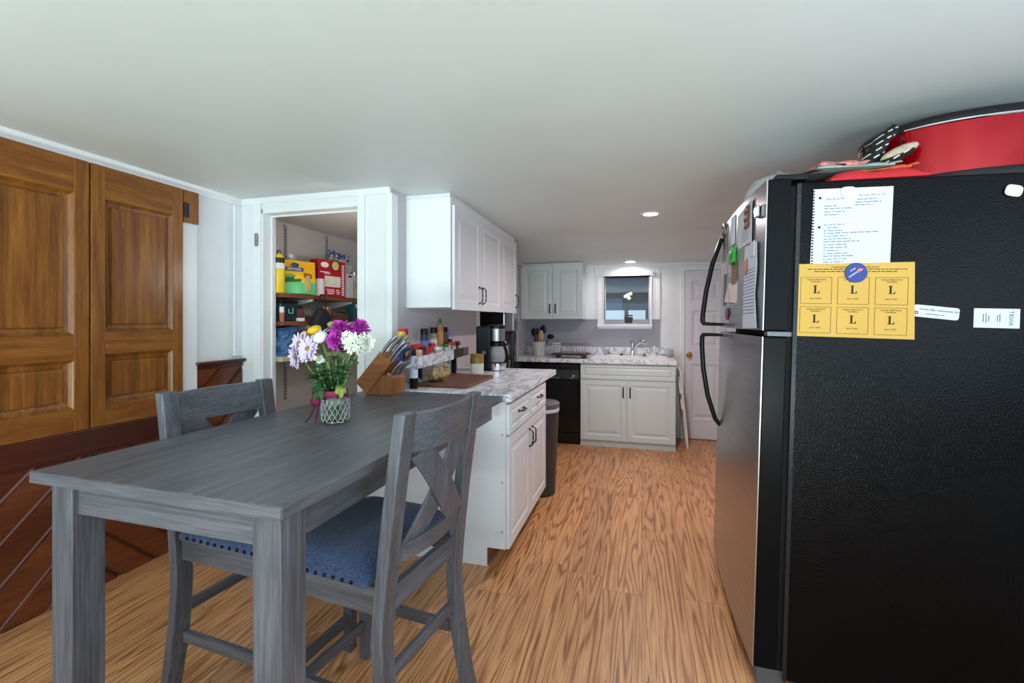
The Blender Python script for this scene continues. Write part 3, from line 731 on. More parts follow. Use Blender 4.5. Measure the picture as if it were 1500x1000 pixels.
# leaning folded table/board at the end of the sink cabinet
lb = thing('folded_board', 'off-white folded board leaning on the right end of the sink cabinet', 'board', (.39, 5.2, 0))
Mz = Matrix.Translation((.452, 5.2, 0)) @ Matrix.Rotation(R(-5.2), 4, 'Y')
MB().box(-.012, .012, -.17, .17, .0, .80, Mz).build('panel', plain('cream_board', rgb(226,220,212), .5), lb, world=True, bevel=.004)
MB().box(-.02, -.012, -.10, .10, .02, .72, Mz).build('rear_panel', plain('cream_board_back', rgb(206,202,190), .5), lb, world=True, bevel=.003)
MB().box(-.028, -.012, -.16, -.13, .56, .74, Mz).box(-.026, -.012, -.165, -.14, .40, .50, Mz).build('fold_bracket', plain('bracket_white', rgb(232,230,226), .4), lb, world=True, bevel=.002)

# trash can
tc = thing('trash_can', 'dark grey lidded trash can standing past the base cabinet end', 'trash can', (-.725, 3.455, 0))
MB().lathe([(.085,0),(.095,.008),(.122,.62),(.124,.64),(.0,.64)], n=32, sx=1, sy=1.12).build('bin', DISPENS, tc, smooth=True)
MB().lathe([(.126,.0),(.128,.035),(.118,.042),(0,.046)], c=(0,0,.648), n=32, sy=1.12).build('lid', LIDG, tc, smooth=True)
m = MB(); N = 40
m.lathe([(.1245,.622),(.1262,.628),(.1275,.64),(.127,.6475),(.124,.6475)], n=32, sy=1.12); m.build('bin_liner', BAGW, tc, smooth=True)

# ------------------------------------------------------------------ nook: microwave on dark cabinet
st = thing('tall_cabinet', 'dark glossy tall appliance cabinet behind the coffee maker', 'cabinet', (-1.44, 4.62, 0))
MB().box(-1.66, -1.215, 4.42, 4.52, 0, 1.195).build('body', BLKG, st, world=True, bevel=.006)
MB().box(-1.65, -1.225, 4.405, 4.419, .1, 1.185).build('door', plain('dark_steel', rgb(70,70,76), .25, .8), st, world=True, bevel=.005)
MB().tube([(-1.30,4.40,1.10),(-1.26,4.385,1.0),(-1.25,4.38,.9),(-1.26,4.385,.8),(-1.29,4.40,.72)], .010, 10).build('door_handle', STEEL, st, smooth=True, world=True)
mw = thing('microwave', 'black and stainless microwave on the dark cabinet below the wall cabinet', 'microwave', (-1.44, 4.6, 1.1955))
MB().box(-1.66, -1.215, 4.41, 4.56, 1.2, 1.47).build('case', STEEL, mw, world=True, bevel=.006)
MB().box(-1.645, -1.315, 4.395, 4.409, 1.215, 1.455).build('door', BLKG, mw, world=True, bevel=.003)
MB().box(-1.295, -1.222, 4.397, 4.409, 1.21, 1.46).build('control_panel', STEEL, mw, world=True, bevel=.002)
MB().tube([(-1.305,4.375,1.23),(-1.305,4.375,1.44)], .008, 8).build('door_handle', CHROME, mw, smooth=True, world=True)
for x in (-1.62,-1.25): MB().lathe([(.015,-.0045),(.015,.006)], c=(x,4.47,1.2), n=10).build('foot', BLKP, mw, world=True)

# ------------------------------------------------------------------ things on the counter
zt = .9155
cbd = thing('cutting_board', 'reddish brown wooden cutting board on the marble counter', 'cutting board', (-1.11, 2.72, zt), R(1))
MB().prism([(-.165,-.25),(.15,-.255),(.158,.235),(.145,.245),(-.16,.3)], 'z', 0, .022).build('board', BOARD, cbd, bevel=.004)
bg = thing('snack_bag', 'crumpled clear bag of golden crackers on the cutting board', 'bag', (-1.19, 2.60, zt+.0225))
m = MB(); m.ball((0,0,.04), (.062,.085,.038), 18, 12)
for v_ in m.bm.verts:
    n_ = math.sin(v_.co.x*140+v_.co.y*60)*.006+math.sin(v_.co.y*110)*.006; v_.co.z = max(0, v_.co.z+n_); v_.co.x += n_*.8
m.build('contents', plain('cracker_gold', rgb(168,140,98), .35, var=.5, vscale=70), bg)
m = MB()
for k in range(7):
    a = R(20+k*14); m.box(-.012,.012,-.0015,.0015,0,.06, Matrix.Translation((-.01+.007*k, .075, .055)) @ Matrix.Rotation(R(-30+k*10),4,'Y') @ Matrix.Rotation(R(40+8*(k%2)),4,'X') @ Matrix.Rotation(a,4,'Z'))
m.build('twisted_top', plain('crinkled_film', rgb(206,190,170), .25, var=.2, vscale=60), bg)
cl = thing('produce_bag', 'grey-green clear produce bag at the left end of the cutting board', 'bag', (-1.30, 2.50, zt))
m = MB(); m.ball((0,0,.032), (.05,.045,.031), 14, 10)
for v_ in m.bm.verts:
    n_ = math.sin(v_.co.x*120+v_.co.y*90)*.006; v_.co.z = max(0, v_.co.z+n_); v_.co.y += n_
m.build('bag', plain('grey_green_film', rgb(120,130,112), .3, var=.3, vscale=50), cl, smooth=True)
pb = MB().box(-.03,.03,-.11,.11,0,.058).build('paper_box', plain('white_carton', rgb(226,220,222), .6), bevel=.003); pb.location = (-1.305, 2.86, zt); tag(pb, 'low white carton under the marble spice shelf', 'box')
sk2 = thing('stoneware_crock', 'two-tone stoneware crock, white below and olive above, by the coffee maker', 'crock', (-1.165, 3.215, zt))
MB().lathe([(.046,0),(.049,.004),(.050,.075)], n=28).build('white_body', OFFW, sk2, smooth=True)
MB().lathe([(.0502,.075),(.0502,.115),(.047,.122),(.050,.132),(.050,.142),(.044,.144),(.040,.06),(0,.06)], n=28).build('olive_collar', OLIVE, sk2, smooth=True)
# bottle beside the knife block
bt = thing('cream_bottle', 'white-labelled bottle with black base behind the knife block', 'bottle', (-1.252, 2.40, zt))
MB().lathe([(.022,0),(.024,.003),(.024,.06),(0,.06)], n=20).build('base_band', BLKP, bt, smooth=True)
MB().lathe([(.0238,.0605),(.0238,.155),(.020,.17),(.012,.185),(0,.186)], n=20).build('label_wrap', plain('bottle_white', rgb(214,220,232), .4), bt, smooth=True)
MB().lathe([(.012,.186),(.012,.22),(0,.221)], n=16).build('cap', BLKP, bt, smooth=True)
# coffee maker
cm_ = thing('coffee_maker', 'black and steel drip coffee maker with glass carafe', 'coffee maker', (-1.15, 3.46, zt), R(8))
MB().box(-.09, .02, -.085, .085, .025, .345).build('water_tank', BLKP, cm_, bevel=.01)
MB().lathe([(.075,0),(.078,.006),(.078,.022),(0,.022)], c=(.055,0,0), n=28).box(-.09, .05, -.075, .075, 0, .024).build('base', BLKP, cm_, bevel=.004)
MB().lathe([(.0795,.006),(.0795,.058),(.077,.058)], c=(.055,0,0), n=28).build('base_ring', CHROME, cm_, smooth=True)
MB().lathe([(.056,.225),(.066,.23),(.067,.325),(0,.325)], c=(.055,0,0), n=28).build('brew_head', STEEL, cm_, smooth=True)
MB().lathe([(.069,.326),(.067,.35),(.05,.356),(0,.356)], c=(.055,0,0), n=28).build('lid', BLKP, cm_, smooth=True)
cf = MB().lathe([(.045,.062),(.062,.07),(.068,.10),(.064,.15),(.05,.185),(.048,.19)], c=(.055,0,0), n=28).build('carafe', CLEARP, cm_, smooth=True, solid=.003)
MB().lathe([(.051,.188),(.052,.215),(.03,.222),(0,.222)], c=(.055,0,0), n=24).build('carafe_lid', BLKP, cf, smooth=True)
MB().lathe([(0,.064),(.058,.072),(.064,.10),(.062,.115),(0,.115)], c=(.055,0,0), n=24).build('coffee', plain('coffee_dark', rgb(30,20,16), .15), cf, smooth=True)
MB().tube([(.105,.0,.20),(.145,0,.205),(.163,0,.18),(.165,0,.13),(.158,0,.09),(.14,0,.075)], [.009,.011,.011,.010,.009,.007], 10).build('carafe_handle', BLKP, cf, smooth=True)
MB().ball((-.03,-.086,.14), (.018,.003,.014), 10, 8).build('water_gauge', plain('gauge_grey', rgb(110,110,114), .2), cm_, smooth=True)
# spice shelf
sh = thing('spice_shelf', 'raised marble-faced spice shelf on short black legs at the wall', 'shelf', (-1.33, 2.9, zt))
ang = math.atan2(.10, 1.09)
MS = Matrix.Translation((-1.213, 2.37, 0)) @ Matrix.Rotation(ang, 4, 'Z')
MB().box(-.145, -.012, 0, 1.05, 1.035, 1.055, MS).build('shelf_board', MARB, sh, world=True)
MB().box(-.012, 0, 0, .67, 1.03, 1.098, MS).build('fascia', MARB, sh, world=True, bevel=.001)
MB().box(-.012, 0, .676, 1.05, 1.035, 1.10, MS).build('fascia', plain('mirror_olive', rgb(128,122,104), .12, .7), sh, world=True, bevel=.001)
for y in (.12, .80): MB().box(-.06, -.03, y, y+.03, zt, 1.035, MS).build('leg', BLKP, sh, world=True)
ZS = 1.0555
GLS = plain('jar_clear', rgb(190,190,188), .12, spec=.6)
def spice(name, label, u, w, r, h, hb_, body, cap, capr=None, lab=None, cat='jar', sq=False):
    p = MS @ Vector((w, u, ZS)); o = thing(name, label, cat, p, ang, 'spices on the marble shelf')
    if sq:
        MB().box(-r*.6, r*.6, -r, r, 0, hb_).build('body', body, o, bevel=.002)
        if h > hb_: MB().box(-r*.6, r*.6, -r, r, hb_+.0005, h).build('cap', cap, o, bevel=.003)
    else:
        MB().lathe([(r*.93,0),(r,.004),(r,hb_*.85),(r*.85,hb_),(0,hb_)], n=18).build('body', body, o, smooth=True)
        cr_ = capr or r*.95
        MB().lathe([(cr_,hb_),(cr_,h-.003),(cr_*.93,h),(0,h)], n=18).build('cap', cap, o, smooth=True)
        if lab: MB().lathe([(r+.0006,hb_*.18),(r+.0006,hb_*.75)], n=18).build('label_band', lab, o, smooth=True)
    return o
BR = lambda a, b, c: plain('spice_%d_%d_%d' % (a,b,c), rgb(a,b,c), .5, var=.25, vscale=120)
MUST = BR(206,170,40); PINK = plain('pink_label', rgb(236,170,150), .6); BLUEL = plain('blue_label', rgb(70,130,200), .5); LABW = plain('label_white', rgb(228,228,230), .6)
spice('spice_tin', 'yellow and black spice tin with red lid at the left end of the shelf', .08, -.12, .032, .20, .165, MUST, REDP, sq=True, cat='tin')
spice('spice_bottle', 'black and yellow bottle behind the knife handles at the shelf end', .03, -.11, .022, .185, .14, BLKP, YELP)
spice('seasoning_jar', 'low wide red-lidded jar behind the pink box on the shelf', .22, -.10, .034, .10, .075, BR(170,60,40), REDP, cat='jar')
spice('seasoning_jar', 'low red-lidded jar between pink box and blue bottle', .29, -.10, .03, .10, .075, BR(120,90,70), REDP, cat='jar')
spice('spice_box', 'pale pink square box with a cardboard lid at the shelf front', .10, -.04, .030, .075, .06, PINK, plain('pink_lid', rgb(238,186,160), .7), sq=True, cat='box')
spice('spice_jar', 'dark brown jar beside the pink box at the shelf front', .19, -.04, .019, .085, .065, BR(60,44,40), BLKP)
spice('spice_jar', 'bright red-capped jar at the shelf front, next right of the brown jar', .25, -.045, .022, .085, .055, BR(170,40,36), REDP)
spice('spice_jar', 'red jar with white label at the shelf front above the crackers', .315, -.04, .020, .078, .06, BR(190,44,44), REDP, lab=LABW)
spice('spice_bottle', 'tall blue-labelled bottle with black cap at the back of the shelf', .40, -.115, .026, .195, .155, BR(40,50,80), BLKP, lab=BLUEL)
spice('spice_jar', 'small clear jar with white label left of the green-capped bottle', .45, -.045, .021, .075, .055, GLS, WHITEP)
spice('spice_jar', 'clear glass jar with silver lid in the middle of the shelf front', .51, -.04, .021, .072, .054, GLS, STEEL, lab=LABW)
spice('spice_jar', 'squat red-lidded jar behind the clear front jars', .50, -.10, .028, .095, .068, BR(190,60,50), REDP)
spice('spice_jar', 'clear jar with black cap and white tag left of the tall oil bottle', .59, -.12, .024, .20, .16, BR(150,140,120), BLKP, lab=LABW)
ob = spice('oil_bottle', 'tall amber bottle with green cap, the tallest on the shelf', .62, -.085, .024, .262, .225, BR(176,112,70), DKGRN, .012, BR(196,130,80), cat='bottle')
spice('spice_jar', 'green-lidded clear jar at the shelf front below the amber bottle', .60, -.035, .022, .085, .065, GLS, DKGRN)
spice('spice_jar', 'black-capped peppercorn jar right of the amber bottle', .80, -.115, .027, .20, .165, BR(74,66,48), BLKP)
spice('spice_bottle', 'small purple-labelled bottle next to the peppercorn jar', .88, -.12, .016, .185, .165, BR(130,100,190), plain('violet_cap', rgb(150,120,200), .5), cat='bottle')
spice('spice_jar', 'red-topped jar in front of the peppercorn jar', .72, -.05, .023, .092, .065, BR(120,70,60), REDP)
spice('spice_jar', 'second red-topped jar in front of the peppercorn jar, further right', .79, -.045, .022, .092, .065, GLS, REDP, lab=LABW)
spice('spice_jar', 'white-labelled small jar with silver top above the shelf seam', .67, -.035, .019, .075, .055, BR(180,180,190), STEEL, lab=LABW)
spice('spice_jar', 'black-topped squat jar near the right end of the shelf', .90, -.06, .026, .085, .06, BR(70,66,66), BLKP)
spice('spice_jar', 'red-capped jar at the right end of the shelf beside the coffee maker', .985, -.07, .024, .09, .06, BR(200,196,190), REDP, lab=LABW)
spice('spice_jar', 'dark red-capped jar behind the squat jar near the shelf end', .86, -.09, .02, .11, .08, BR(90,30,34), plain('dark_cap', rgb(46,26,34), .5))

# ------------------------------------------------------------------ knife block (on the table)
kb = thing('knife_block', 'brown wooden knife block on the far end of the table', 'knife block', (-1.34, 2.17, .9105))
ky0, ky1 = 2.150, 2.285
MB().prism([(-1.465,.975), (-1.398,.9115), (-1.248,1.083), (-1.322,1.137)], 'y', ky0, ky1).build('slanted_block', KBW, kb, world=True, bevel=.004)
MB().prism([(-1.398,.911), (-1.243,.911), (-1.243,1.0), (-1.255,1.015), (-1.304,1.018)], 'y', ky0+.001, ky1-.001).build('front_block', KBW2, kb, world=True, bevel=.003)
SATIN = plain('satin_steel', rgb(176,180,186), .28, 1)
kd = Vector((math.cos(R(47)), 0, math.sin(R(47))))
def knife(base, L, label, r=.0085, cat='knife', nm='kitchen_knife'):
    b = Vector(base); o = thing(nm, label, cat, b, 0, 'knives in the block')
    nrm = Vector((-kd.z, 0, kd.x))
    pts = [kd*(L*q)+nrm*(.006*math.sin(q*math.pi)) for q in (0, .15, .35, .6, .85, 1)]
    MB().tube(pts, [r*.8, r*.85, r*1.05, r, r*1.15, r*.85], 10).build('handle', SATIN, o, smooth=True)
    MB().tube([p+nrm*(r*.95) for p in pts[1:5]], [r*.3]*4, 6).build('grip_inlay', plain('dark_inlay', rgb(50,54,60), .4), o, smooth=True)
    MB().box(-.012, .0, -.001, .001, -.004, .02, Matrix.Rotation(R(-43),4,'Y')).build('blade', STEEL, o)
a0, a1 = Vector((-1.322,0,1.137)), Vector((-1.248,0,1.083))
def kp(f, y): p = a0.lerp(a1, f); return (p.x, y, p.z-.001)
knife(kp(.12, 2.165), .125, 'largest steel knife handle at the top left of the block')
knife(kp(.15, 2.225), .14, 'second steel knife handle along the top of the block', .0085)
knife(kp(.25, 2.265), .13, 'steel knife handle at the back corner of the block', .008)
knife(kp(.72, 2.165), .135, 'steel knife handle in the middle front of the block', .008)
knife(kp(.92, 2.172), .125, 'steel knife handle just above the shears', .0075)
knife(kp(.55, 2.262), .12, 'slim steel knife handle at the right rear of the block', .007)
knife((-1.262, 2.165, 1.016), .10, 'steak knife handle nearest in the lower row of the block', .007)
knife((-1.258, 2.20, 1.014), .10, 'steak knife handle in the middle of the lower row', .007)
knife((-1.256, 2.24, 1.013), .10, 'steak knife handle furthest back in the lower row', .007)
ks = thing('kitchen_shears', 'blue handled kitchen shears in the knife block', 'scissors', kp(.95, 2.215))
BLH = plain('blue_handle', rgb(34,80,170), .35)
for s_ in (-1, 1):
    c = kd*.065 + Vector((kd.z,0,-kd.x))*(.016*s_ -.004)
    pts = [c + kd*(.038*math.cos(q*math.pi/6)) + Vector((kd.z,0,-kd.x))*(.016*math.sin(q*math.pi/6)) for q in range(12)]
    MB().tube(pts, .007, 8, closed=True).build('finger_loop', BLH if s_ < 0 else NAVYB, ks, smooth=True)
MB().tube([(0,0,0), kd*.03], .008, 8).build('shank', BLH, ks, smooth=True)

# ------------------------------------------------------------------ vase and flowers
CUTG = plain('cut_glass_edge', rgb(232,236,236), .15, Transmission_Weight=.45)
vx, vy = -1.14, 1.545
va = thing('glass_vase', 'clear diamond-cut glass vase with magenta ribbon on the table', 'vase', (vx, vy, .9105))
m = MB(); N = 32
prof = [(0,.0),(.040,.0),(.046,.004),(.050,.03),(.052,.06),(.051,.088),(.045,.098),(.042,.104),(.042,.124),(.044,.126),(.041,.126),(.039,.104),(.047,.088),(.048,.06),(.046,.03),(.040,.010),(0,.010)]
m.lathe(prof, n=40); m.build('glass_body', GLASS, va, smooth=True)
m = MB()
for k in range(16):
    for s_ in (-1, 1):
        pts = []
        for j in range(9):
            z = .008+.082*j/8; a = 2*math.pi*(k/16)+s_*j*.11; r = .0505+.0018*math.sin(j/8*math.pi)
            pts.append((r*math.cos(a), r*math.sin(a), z))
        m.tube(pts, .0014, 5)
m.build('cut_pattern', CUTG, va, smooth=True)
MB().lathe([(.0445,.100),(.0455,.104),(.0455,.121),(.0445,.124)], n=30, caps=False).build('ribbon', RIB, va, smooth=True, solid=.001)
m = MB()
for (dx, dz, sx, sz, rt) in ((-.064,.100,.030,.022,20), (-.074,.080,.026,.020,-30), (-.054,.082,.022,.024,60)):
    vs = []; n_ = 8
    M2 = Matrix.Translation((dx, -.02, dz)) @ Matrix.Rotation(R(rt), 4, 'Y')
    m.ball((0,0,0), (sx, .008, sz), 10, 8, M2)
for v_ in m.bm.verts: v_.co.y += .006*math.sin(v_.co.x*260+v_.co.z*130)
m.build('bow', RIB, va)
m = MB(); m.tube([(-.066,-.02,.085),(-.075,-.03,.05),(-.085,-.04,.02),(-.098,-.05,.002)], .004, 6, flat=.25).tube([(-.060,-.02,.085),(-.058,-.03,.05),(-.048,-.05,.02),(-.04,-.06,.002)], .004, 6, flat=.25); m.build('ribbon_tail', RIB, va)

def petals(m, n, L, W, droop, M, r0=.004, cup=0., jit=.1):
    for k in range(n):
        a = 2*math.pi*k/n + random.uniform(-jit, jit); l = L*random.uniform(.9, 1.08); dz = random.uniform(-.12, .12)*L
        Ra = Matrix.Rotation(a, 4, 'Z'); vs = []
        for q, wq in ((0,.35),(.35,.9),(.7,1.0),(.92,.65),(1.0,.18)):
            z = cup*math.sin(q*1.4)*l - droop*q*q*l + dz*q
            x = r0+q*l*math.sqrt(max(.05, 1-min(.9, abs(cup)*.6)))
            vs += [(x, -W/2*wq, z+.0012), (x, 0, z), (x, W/2*wq, z+.0012)]
        fs = []
        for i in range(4):
            for j in range(2): fs.append((i*3+j, (i+1)*3+j, (i+1)*3+j+1, i*3+j+1))
        m._add(vs, fs, M @ Ra)
def head_matrix(p, d):
    z = Vector(d).normalized(); return Matrix.Translation(p) @ z.to_track_quat('Z', 'Y').to_matrix().to_4x4()
def flower(name, label, kind, x, z, y, d, size, mat, leafy=True):
    o = thing(name, label, 'flower', (vx, vy, .9225), 0, 'bouquet flowers')
    p = Vector((x-vx, y-vy, z-.9225)); M = head_matrix(p, d)
    b = Vector((random.uniform(-.022,.022), random.uniform(-.022,.022), .004)); dd = Vector(d).normalized()
    neck = Vector((b.x*.6+p.x*.12, b.y*.6+p.y*.12, .115))
    pts = [b, b.lerp(neck, .6), neck, neck.lerp(p, .5)+Vector((0,0,.012)), p-dd*.018, p-dd*.003]
    sm = MB().tube(pts, .0024, 6); so = sm.build('stem', STEM, o, smooth=True)
    m = MB()
    if kind == 'daisy':
        petals(m, 18, size, size*.30, .12, M, .006, .1); petals(m, 14, size*.85, size*.28, -.05, M, .005, .22); m.build('petals', mat, o)
        MB().ball((0,0,.004), (.010,.010,.006), 12, 8, M).build('flower_disc', DISC, o, smooth=True)
    elif kind == 'mum':
        for i, (n_, c_, f) in enumerate(((16,-.15,1),(16,.15,.95),(14,.45,.85),(12,.8,.7),(9,1.2,.5))): petals(m, n_, size*f, size*.26, .1, M @ Matrix.Translation((0,0,.004*i)) @ Matrix.Rotation(i*.4,4,'Z'), .004, c_, .25)
        m.build('petals', mat, o)
    elif kind == 'button':
        m.ball((0,0,.0), (size,size,size*.62), 18, 10, M)
        for v_ in m.bm.verts: v_.co += (v_.co-p)*.07*math.sin(v_.co.x*700)*math.sin(v_.co.z*700+v_.co.y*500)
        m.build('petals', mat, o, smooth=True)
    elif kind == 'bud':
        for c_ in (.9, 1.5, 2.2): petals(m, 8, size, size*.5, .0, M, .003, c_)
        m.ball((0,0,.003), (size*.45,size*.45,size*.6), 10, 8, M); m.build('petals', mat, o)
    if leafy:
        ml = MB()
        for k in range(3):
            q = (.28, .46, .66)[k]; c = neck.lerp(p, q); a = random.uniform(0, 6.28); u = Vector((math.cos(a), math.sin(a), random.uniform(-.1, .5))).normalized()
            petals(ml, 1, .05, .022, .25, Matrix.Translation(c) @ u.to_track_quat('X', 'Z').to_matrix().to_4x4(), .002, .1, 0)
        ml.build('leaf', LEAF, so)
    return o
Y0 = vy
F = flower
F('daisy_stem', 'lavender daisy facing the viewer at the front left of the bouquet', 'daisy', -1.222, 1.195, Y0-.055, (-.15,-1,.25), .050, LAV)
F('daisy_stem', 'lavender daisy at the far left edge, behind the front daisy', 'daisy', -1.290, 1.212, Y0-.02, (-.45,-1,.3), .050, LAV)
F('daisy_stem', 'lavender daisy drooping lowest at the left of the bouquet', 'daisy', -1.300, 1.160, Y0-.03, (-.6,-.9,-.1), .046, LAV)
F('daisy_stem', 'lavender daisy tilted up above the front daisy', 'daisy', -1.210, 1.245, Y0+.0, (-.3,-.4,1), .046, LAV)
F('daisy_stem', 'pale lavender daisy at the back top centre of the bouquet', 'daisy', -1.130, 1.272, Y0+.03, (.0,-.3,1), .045, LAV)
F('button_mum_stem', 'small yellow button flower at the upper left edge', 'button', -1.305, 1.243, Y0+.02, (-.5,-.6,.8), .021, YPET)
F('button_mum_stem', 'wide yellow flower above the lavender daisies', 'button', -1.262, 1.262, Y0+.03, (-.3,-.4,1), .030, YPET)
F('button_mum_stem', 'yellow-green button flower at the top centre back', 'button', -1.196, 1.288, Y0+.05, (0,-.4,1), .017, LEAFY)
F('button_mum_stem', 'round cream-white pompon flower in the middle of the bouquet', 'button', -1.178, 1.238, Y0-.04, (0,-.7,.7), .028, WPET)
F('mum_stem', 'large magenta chrysanthemum at the upper centre', 'mum', -1.105, 1.262, Y0-.015, (.05,-.6,.9), .046, MAG)
F('mum_stem', 'magenta chrysanthemum at the upper right of the bouquet', 'mum', -1.048, 1.266, Y0+.02, (.4,-.4,.9), .044, MAG)
F('mum_stem', 'magenta chrysanthemum hanging below the upper centre one', 'mum', -1.110, 1.228, Y0-.035, (0,-1,-.1), .040, MAG)
F('mum_stem', 'white chrysanthemum at the right of the bouquet', 'mum', -1.040, 1.215, Y0-.03, (.4,-1,.2), .042, WPET)
F('mum_stem', 'white chrysanthemum leaning out at the far right edge', 'mum', -1.012, 1.218, Y0+.0, (1,-.4,.1), .040, WPET)
F('mum_stem', 'white chrysanthemum between the magenta and right white ones', 'mum', -1.067, 1.232, Y0-.02, (.1,-.8,.5), .032, WPET)
F('bud_stem', 'plum coloured half-open bud right of the stems', 'bud', -1.074, 1.192, Y0-.03, (.2,-1,.3), .022, PLUM)
F('bud_stem', 'small white half-open bud low in the stems', 'bud', -1.160, 1.150, Y0-.045, (-.1,-1,.3), .020, WPET)
F('bud_stem', 'tiny cream bud at the lower right of the white flowers', 'bud', -1.028, 1.178, Y0-.02, (.6,-.6,.4), .013, WPET)
# loose foliage at the vase mouth
fo = thing('foliage_sprig', 'big lobed green leaf hanging over the vase rim', 'leaf', (vx, vy, 1.03))
m = MB()
def lobed(m, M, L):
    for a, k in ((0,1.0),(.7,.75),(-.7,.75),(1.5,.5),(-1.5,.5)):
        petals(m, 1, L*k, L*.42, .25, M @ Matrix.Rotation(a, 4, 'Z'), -.004, .0, 0)
for (x, y, z, u, L) in ((-.03,-.045,.015,(-.3,-.5,-.75),.055), (-.045,-.03,.03,(-.7,-.5,-.5),.045)):
    lobed(m, Matrix.Translation((x,y,z)) @ Vector(u).to_track_quat('X','Y').to_matrix().to_4x4(), L)
m.build('leaf_blade', LEAF, fo)
for (nm, lbl, x, y, z, u, L, mt) in (
  ('foliage_sprig', 'green leaf sticking out right of the stems', .055, -.03, .10, (.8,-.5,.2), .06, LEAF),
  ('foliage_sprig', 'yellowing sprig hanging right over the vase rim', .045, -.03, .02, (.35,-.4,-.8), .045, LEAFY),
  ('foliage_sprig', 'narrow green leaf sticking out left of the stems', -.06, -.02, .06, (-1,-.3,.05), .06, LEAF),
  ('foliage_sprig', 'green leaf cluster in the middle of the stems', -.01, -.045, .07, (-.2,-1,.5), .05, LEAF),
  ('foliage_sprig', 'green leaf cluster at right among upper stems', .035, -.04, .13, (.5,-.9,.4), .05, LEAF),
  ('foliage_sprig', 'green leaf cluster at left among upper stems', -.05, -.04, .12, (-.5,-.9,.4), .05, LEAF)):
    o = thing(nm, lbl, 'leaf', (vx, vy, 1.03)); m = MB()
    lobed(m, Matrix.Translation((x,y,z)) @ Vector(u).to_track_quat('X','Z').to_matrix().to_4x4(), L)
    m.tube([(x*.3,y*.3,-.02),(x*.7,y*.7,z*.6),(x,y,z)], .002, 6); m.build('leaf_blade', mt, o)

for k, (x, y, z, side) in enumerate(((-.075,-.03,.165,'far left of the bouquet, above the vase'), (-.045,-.05,.20,'left, under the lavender daisies'), (-.015,-.055,.155,'middle left, in front of the stems'), (.015,-.055,.185,'middle, under the magenta bloom'), (.045,-.045,.165,'middle right, under the plum bud'), (.08,-.03,.19,'far right of the bouquet, under the white blooms'), (.0,.05,.17,'at the back of the bouquet'))):
    o = thing('leafy_stem', 'thin leafy green stem at the '+side, 'leaf', (vx, vy, .925)); m = MB()
    m.tube([(x*.1,y*.3,.0),(x*.35,y*.4,.11),(x*.8,y*.8,z*.8),(x,y,z)], .0026, 6); so = m.build('stem', STEM, o, smooth=True); m = MB()
    for q in range(6):
        c = Vector((x*.35,y*.4,.11)).lerp(Vector((x,y,z)), q/5); a = q*2.1+k
        u = Vector((math.cos(a), -abs(math.sin(a)), .45)).normalized()
        lobed(m, Matrix.Translation(c) @ u.to_track_quat('X','Z').to_matrix().to_4x4(), .038)
    m.build('leaf', LEAF, o)

# ------------------------------------------------------------------ pantry contents
XP = -2.62
MILKY = plain('milky_plastic', rgb(218,222,224), .25, var=.02, Transmission_Weight=.35)
for nm, lbl, z0, z1, mt, x1 in (('pantry_shelf', 'upper brown wooden shelf in the pantry', 1.462, 1.492, SHELFW, -2.345), ('pantry_shelf', 'middle brown wooden shelf in the pantry', 1.268, 1.297, SHELFW, -2.345), ('pantry_shelf', 'lowest pale wooden shelf in the pantry', 1.022, 1.056, SHELFL, -2.345)):
    o = thing(nm, lbl, 'shelf', (XP+.1, 3.2, z0), 0, 'pantry shelves')
    MB().box(XP+.012, x1, 2.613, 3.98, z0, z1).build('board', mt, o, world=True, bevel=.003)
    for y in (2.94, 3.42):
        MB().prism([(XP+.012, z0-.001), (x1-.02, z0-.001), (x1-.02, z0-.014), (XP+.012, z0-.07)], 'y', y-.006, y+.006).build('bracket', WHITEP, o, world=True)
for y, lbl in ((2.94, 'slotted metal shelf track in the pantry nearest the doorway'), (3.42, 'slotted metal shelf track deeper inside the pantry')):
    o = thing('shelf_track', lbl, 'track', (XP, y, .7), 0, 'pantry shelf tracks')
    MB().box(XP, XP+.011, y-.012, y+.012, .70, 2.03).build('rail', plain('track_grey', rgb(170,168,168), .4, .3), o, world=True)
    m = MB()
    for k in range(52): m.box(XP+.0108, XP+.0118, y-.005, y+.005, .71+k*.025, .722+k*.025)
    m.build('slot', plain('slot_dark', rgb(60,58,58), .6), o, world=True)
S1, S2, S3 = 1.4925, 1.2975, 1.0565
o = thing('insulated_bottle', 'yellow insulated bottle with black and yellow cap in the pantry', 'bottle', (-2.40, 2.64, S1))
MB().lathe([(.036,0),(.038,.004),(.038,.165),(0,.165)], n=22).build('body', YELP, o, smooth=True)
MB().lathe([(.0375,.1655),(.0375,.195),(.032,.205),(0,.205)], n=22).build('white_band', LABW, o, smooth=True)
MB().lathe([(.034,.2055),(.036,.215),(.036,.24),(0,.24)], n=22).build('collar', BLKP, o, smooth=True)
MB().lathe([(.032,.2405),(.03,.255),(.014,.27),(0,.27)], n=22).build('cap', YELP, o, smooth=True)
MB().tube([(0,-.014,.268),(0,-.012,.29),(0,.012,.29),(0,.014,.268)], .004, 8).build('carry_loop', BLKP, o, smooth=True)
o = thing('treat_pouch', 'yellow and green dog treat pouch with a dog on it in the pantry', 'pouch', (-2.385, 2.80, S1))
def pouch_poly(z0, z1, w0, w1): return [(-w0, z0), (w0, z0), (w1, z1), (-w1, z1)]
MP = Matrix.Rotation(R(76), 4, 'Z')      # local: face in XZ read from -Y, turned to face the aisle
tp = MB(); N = 10; vs, fs = [], []
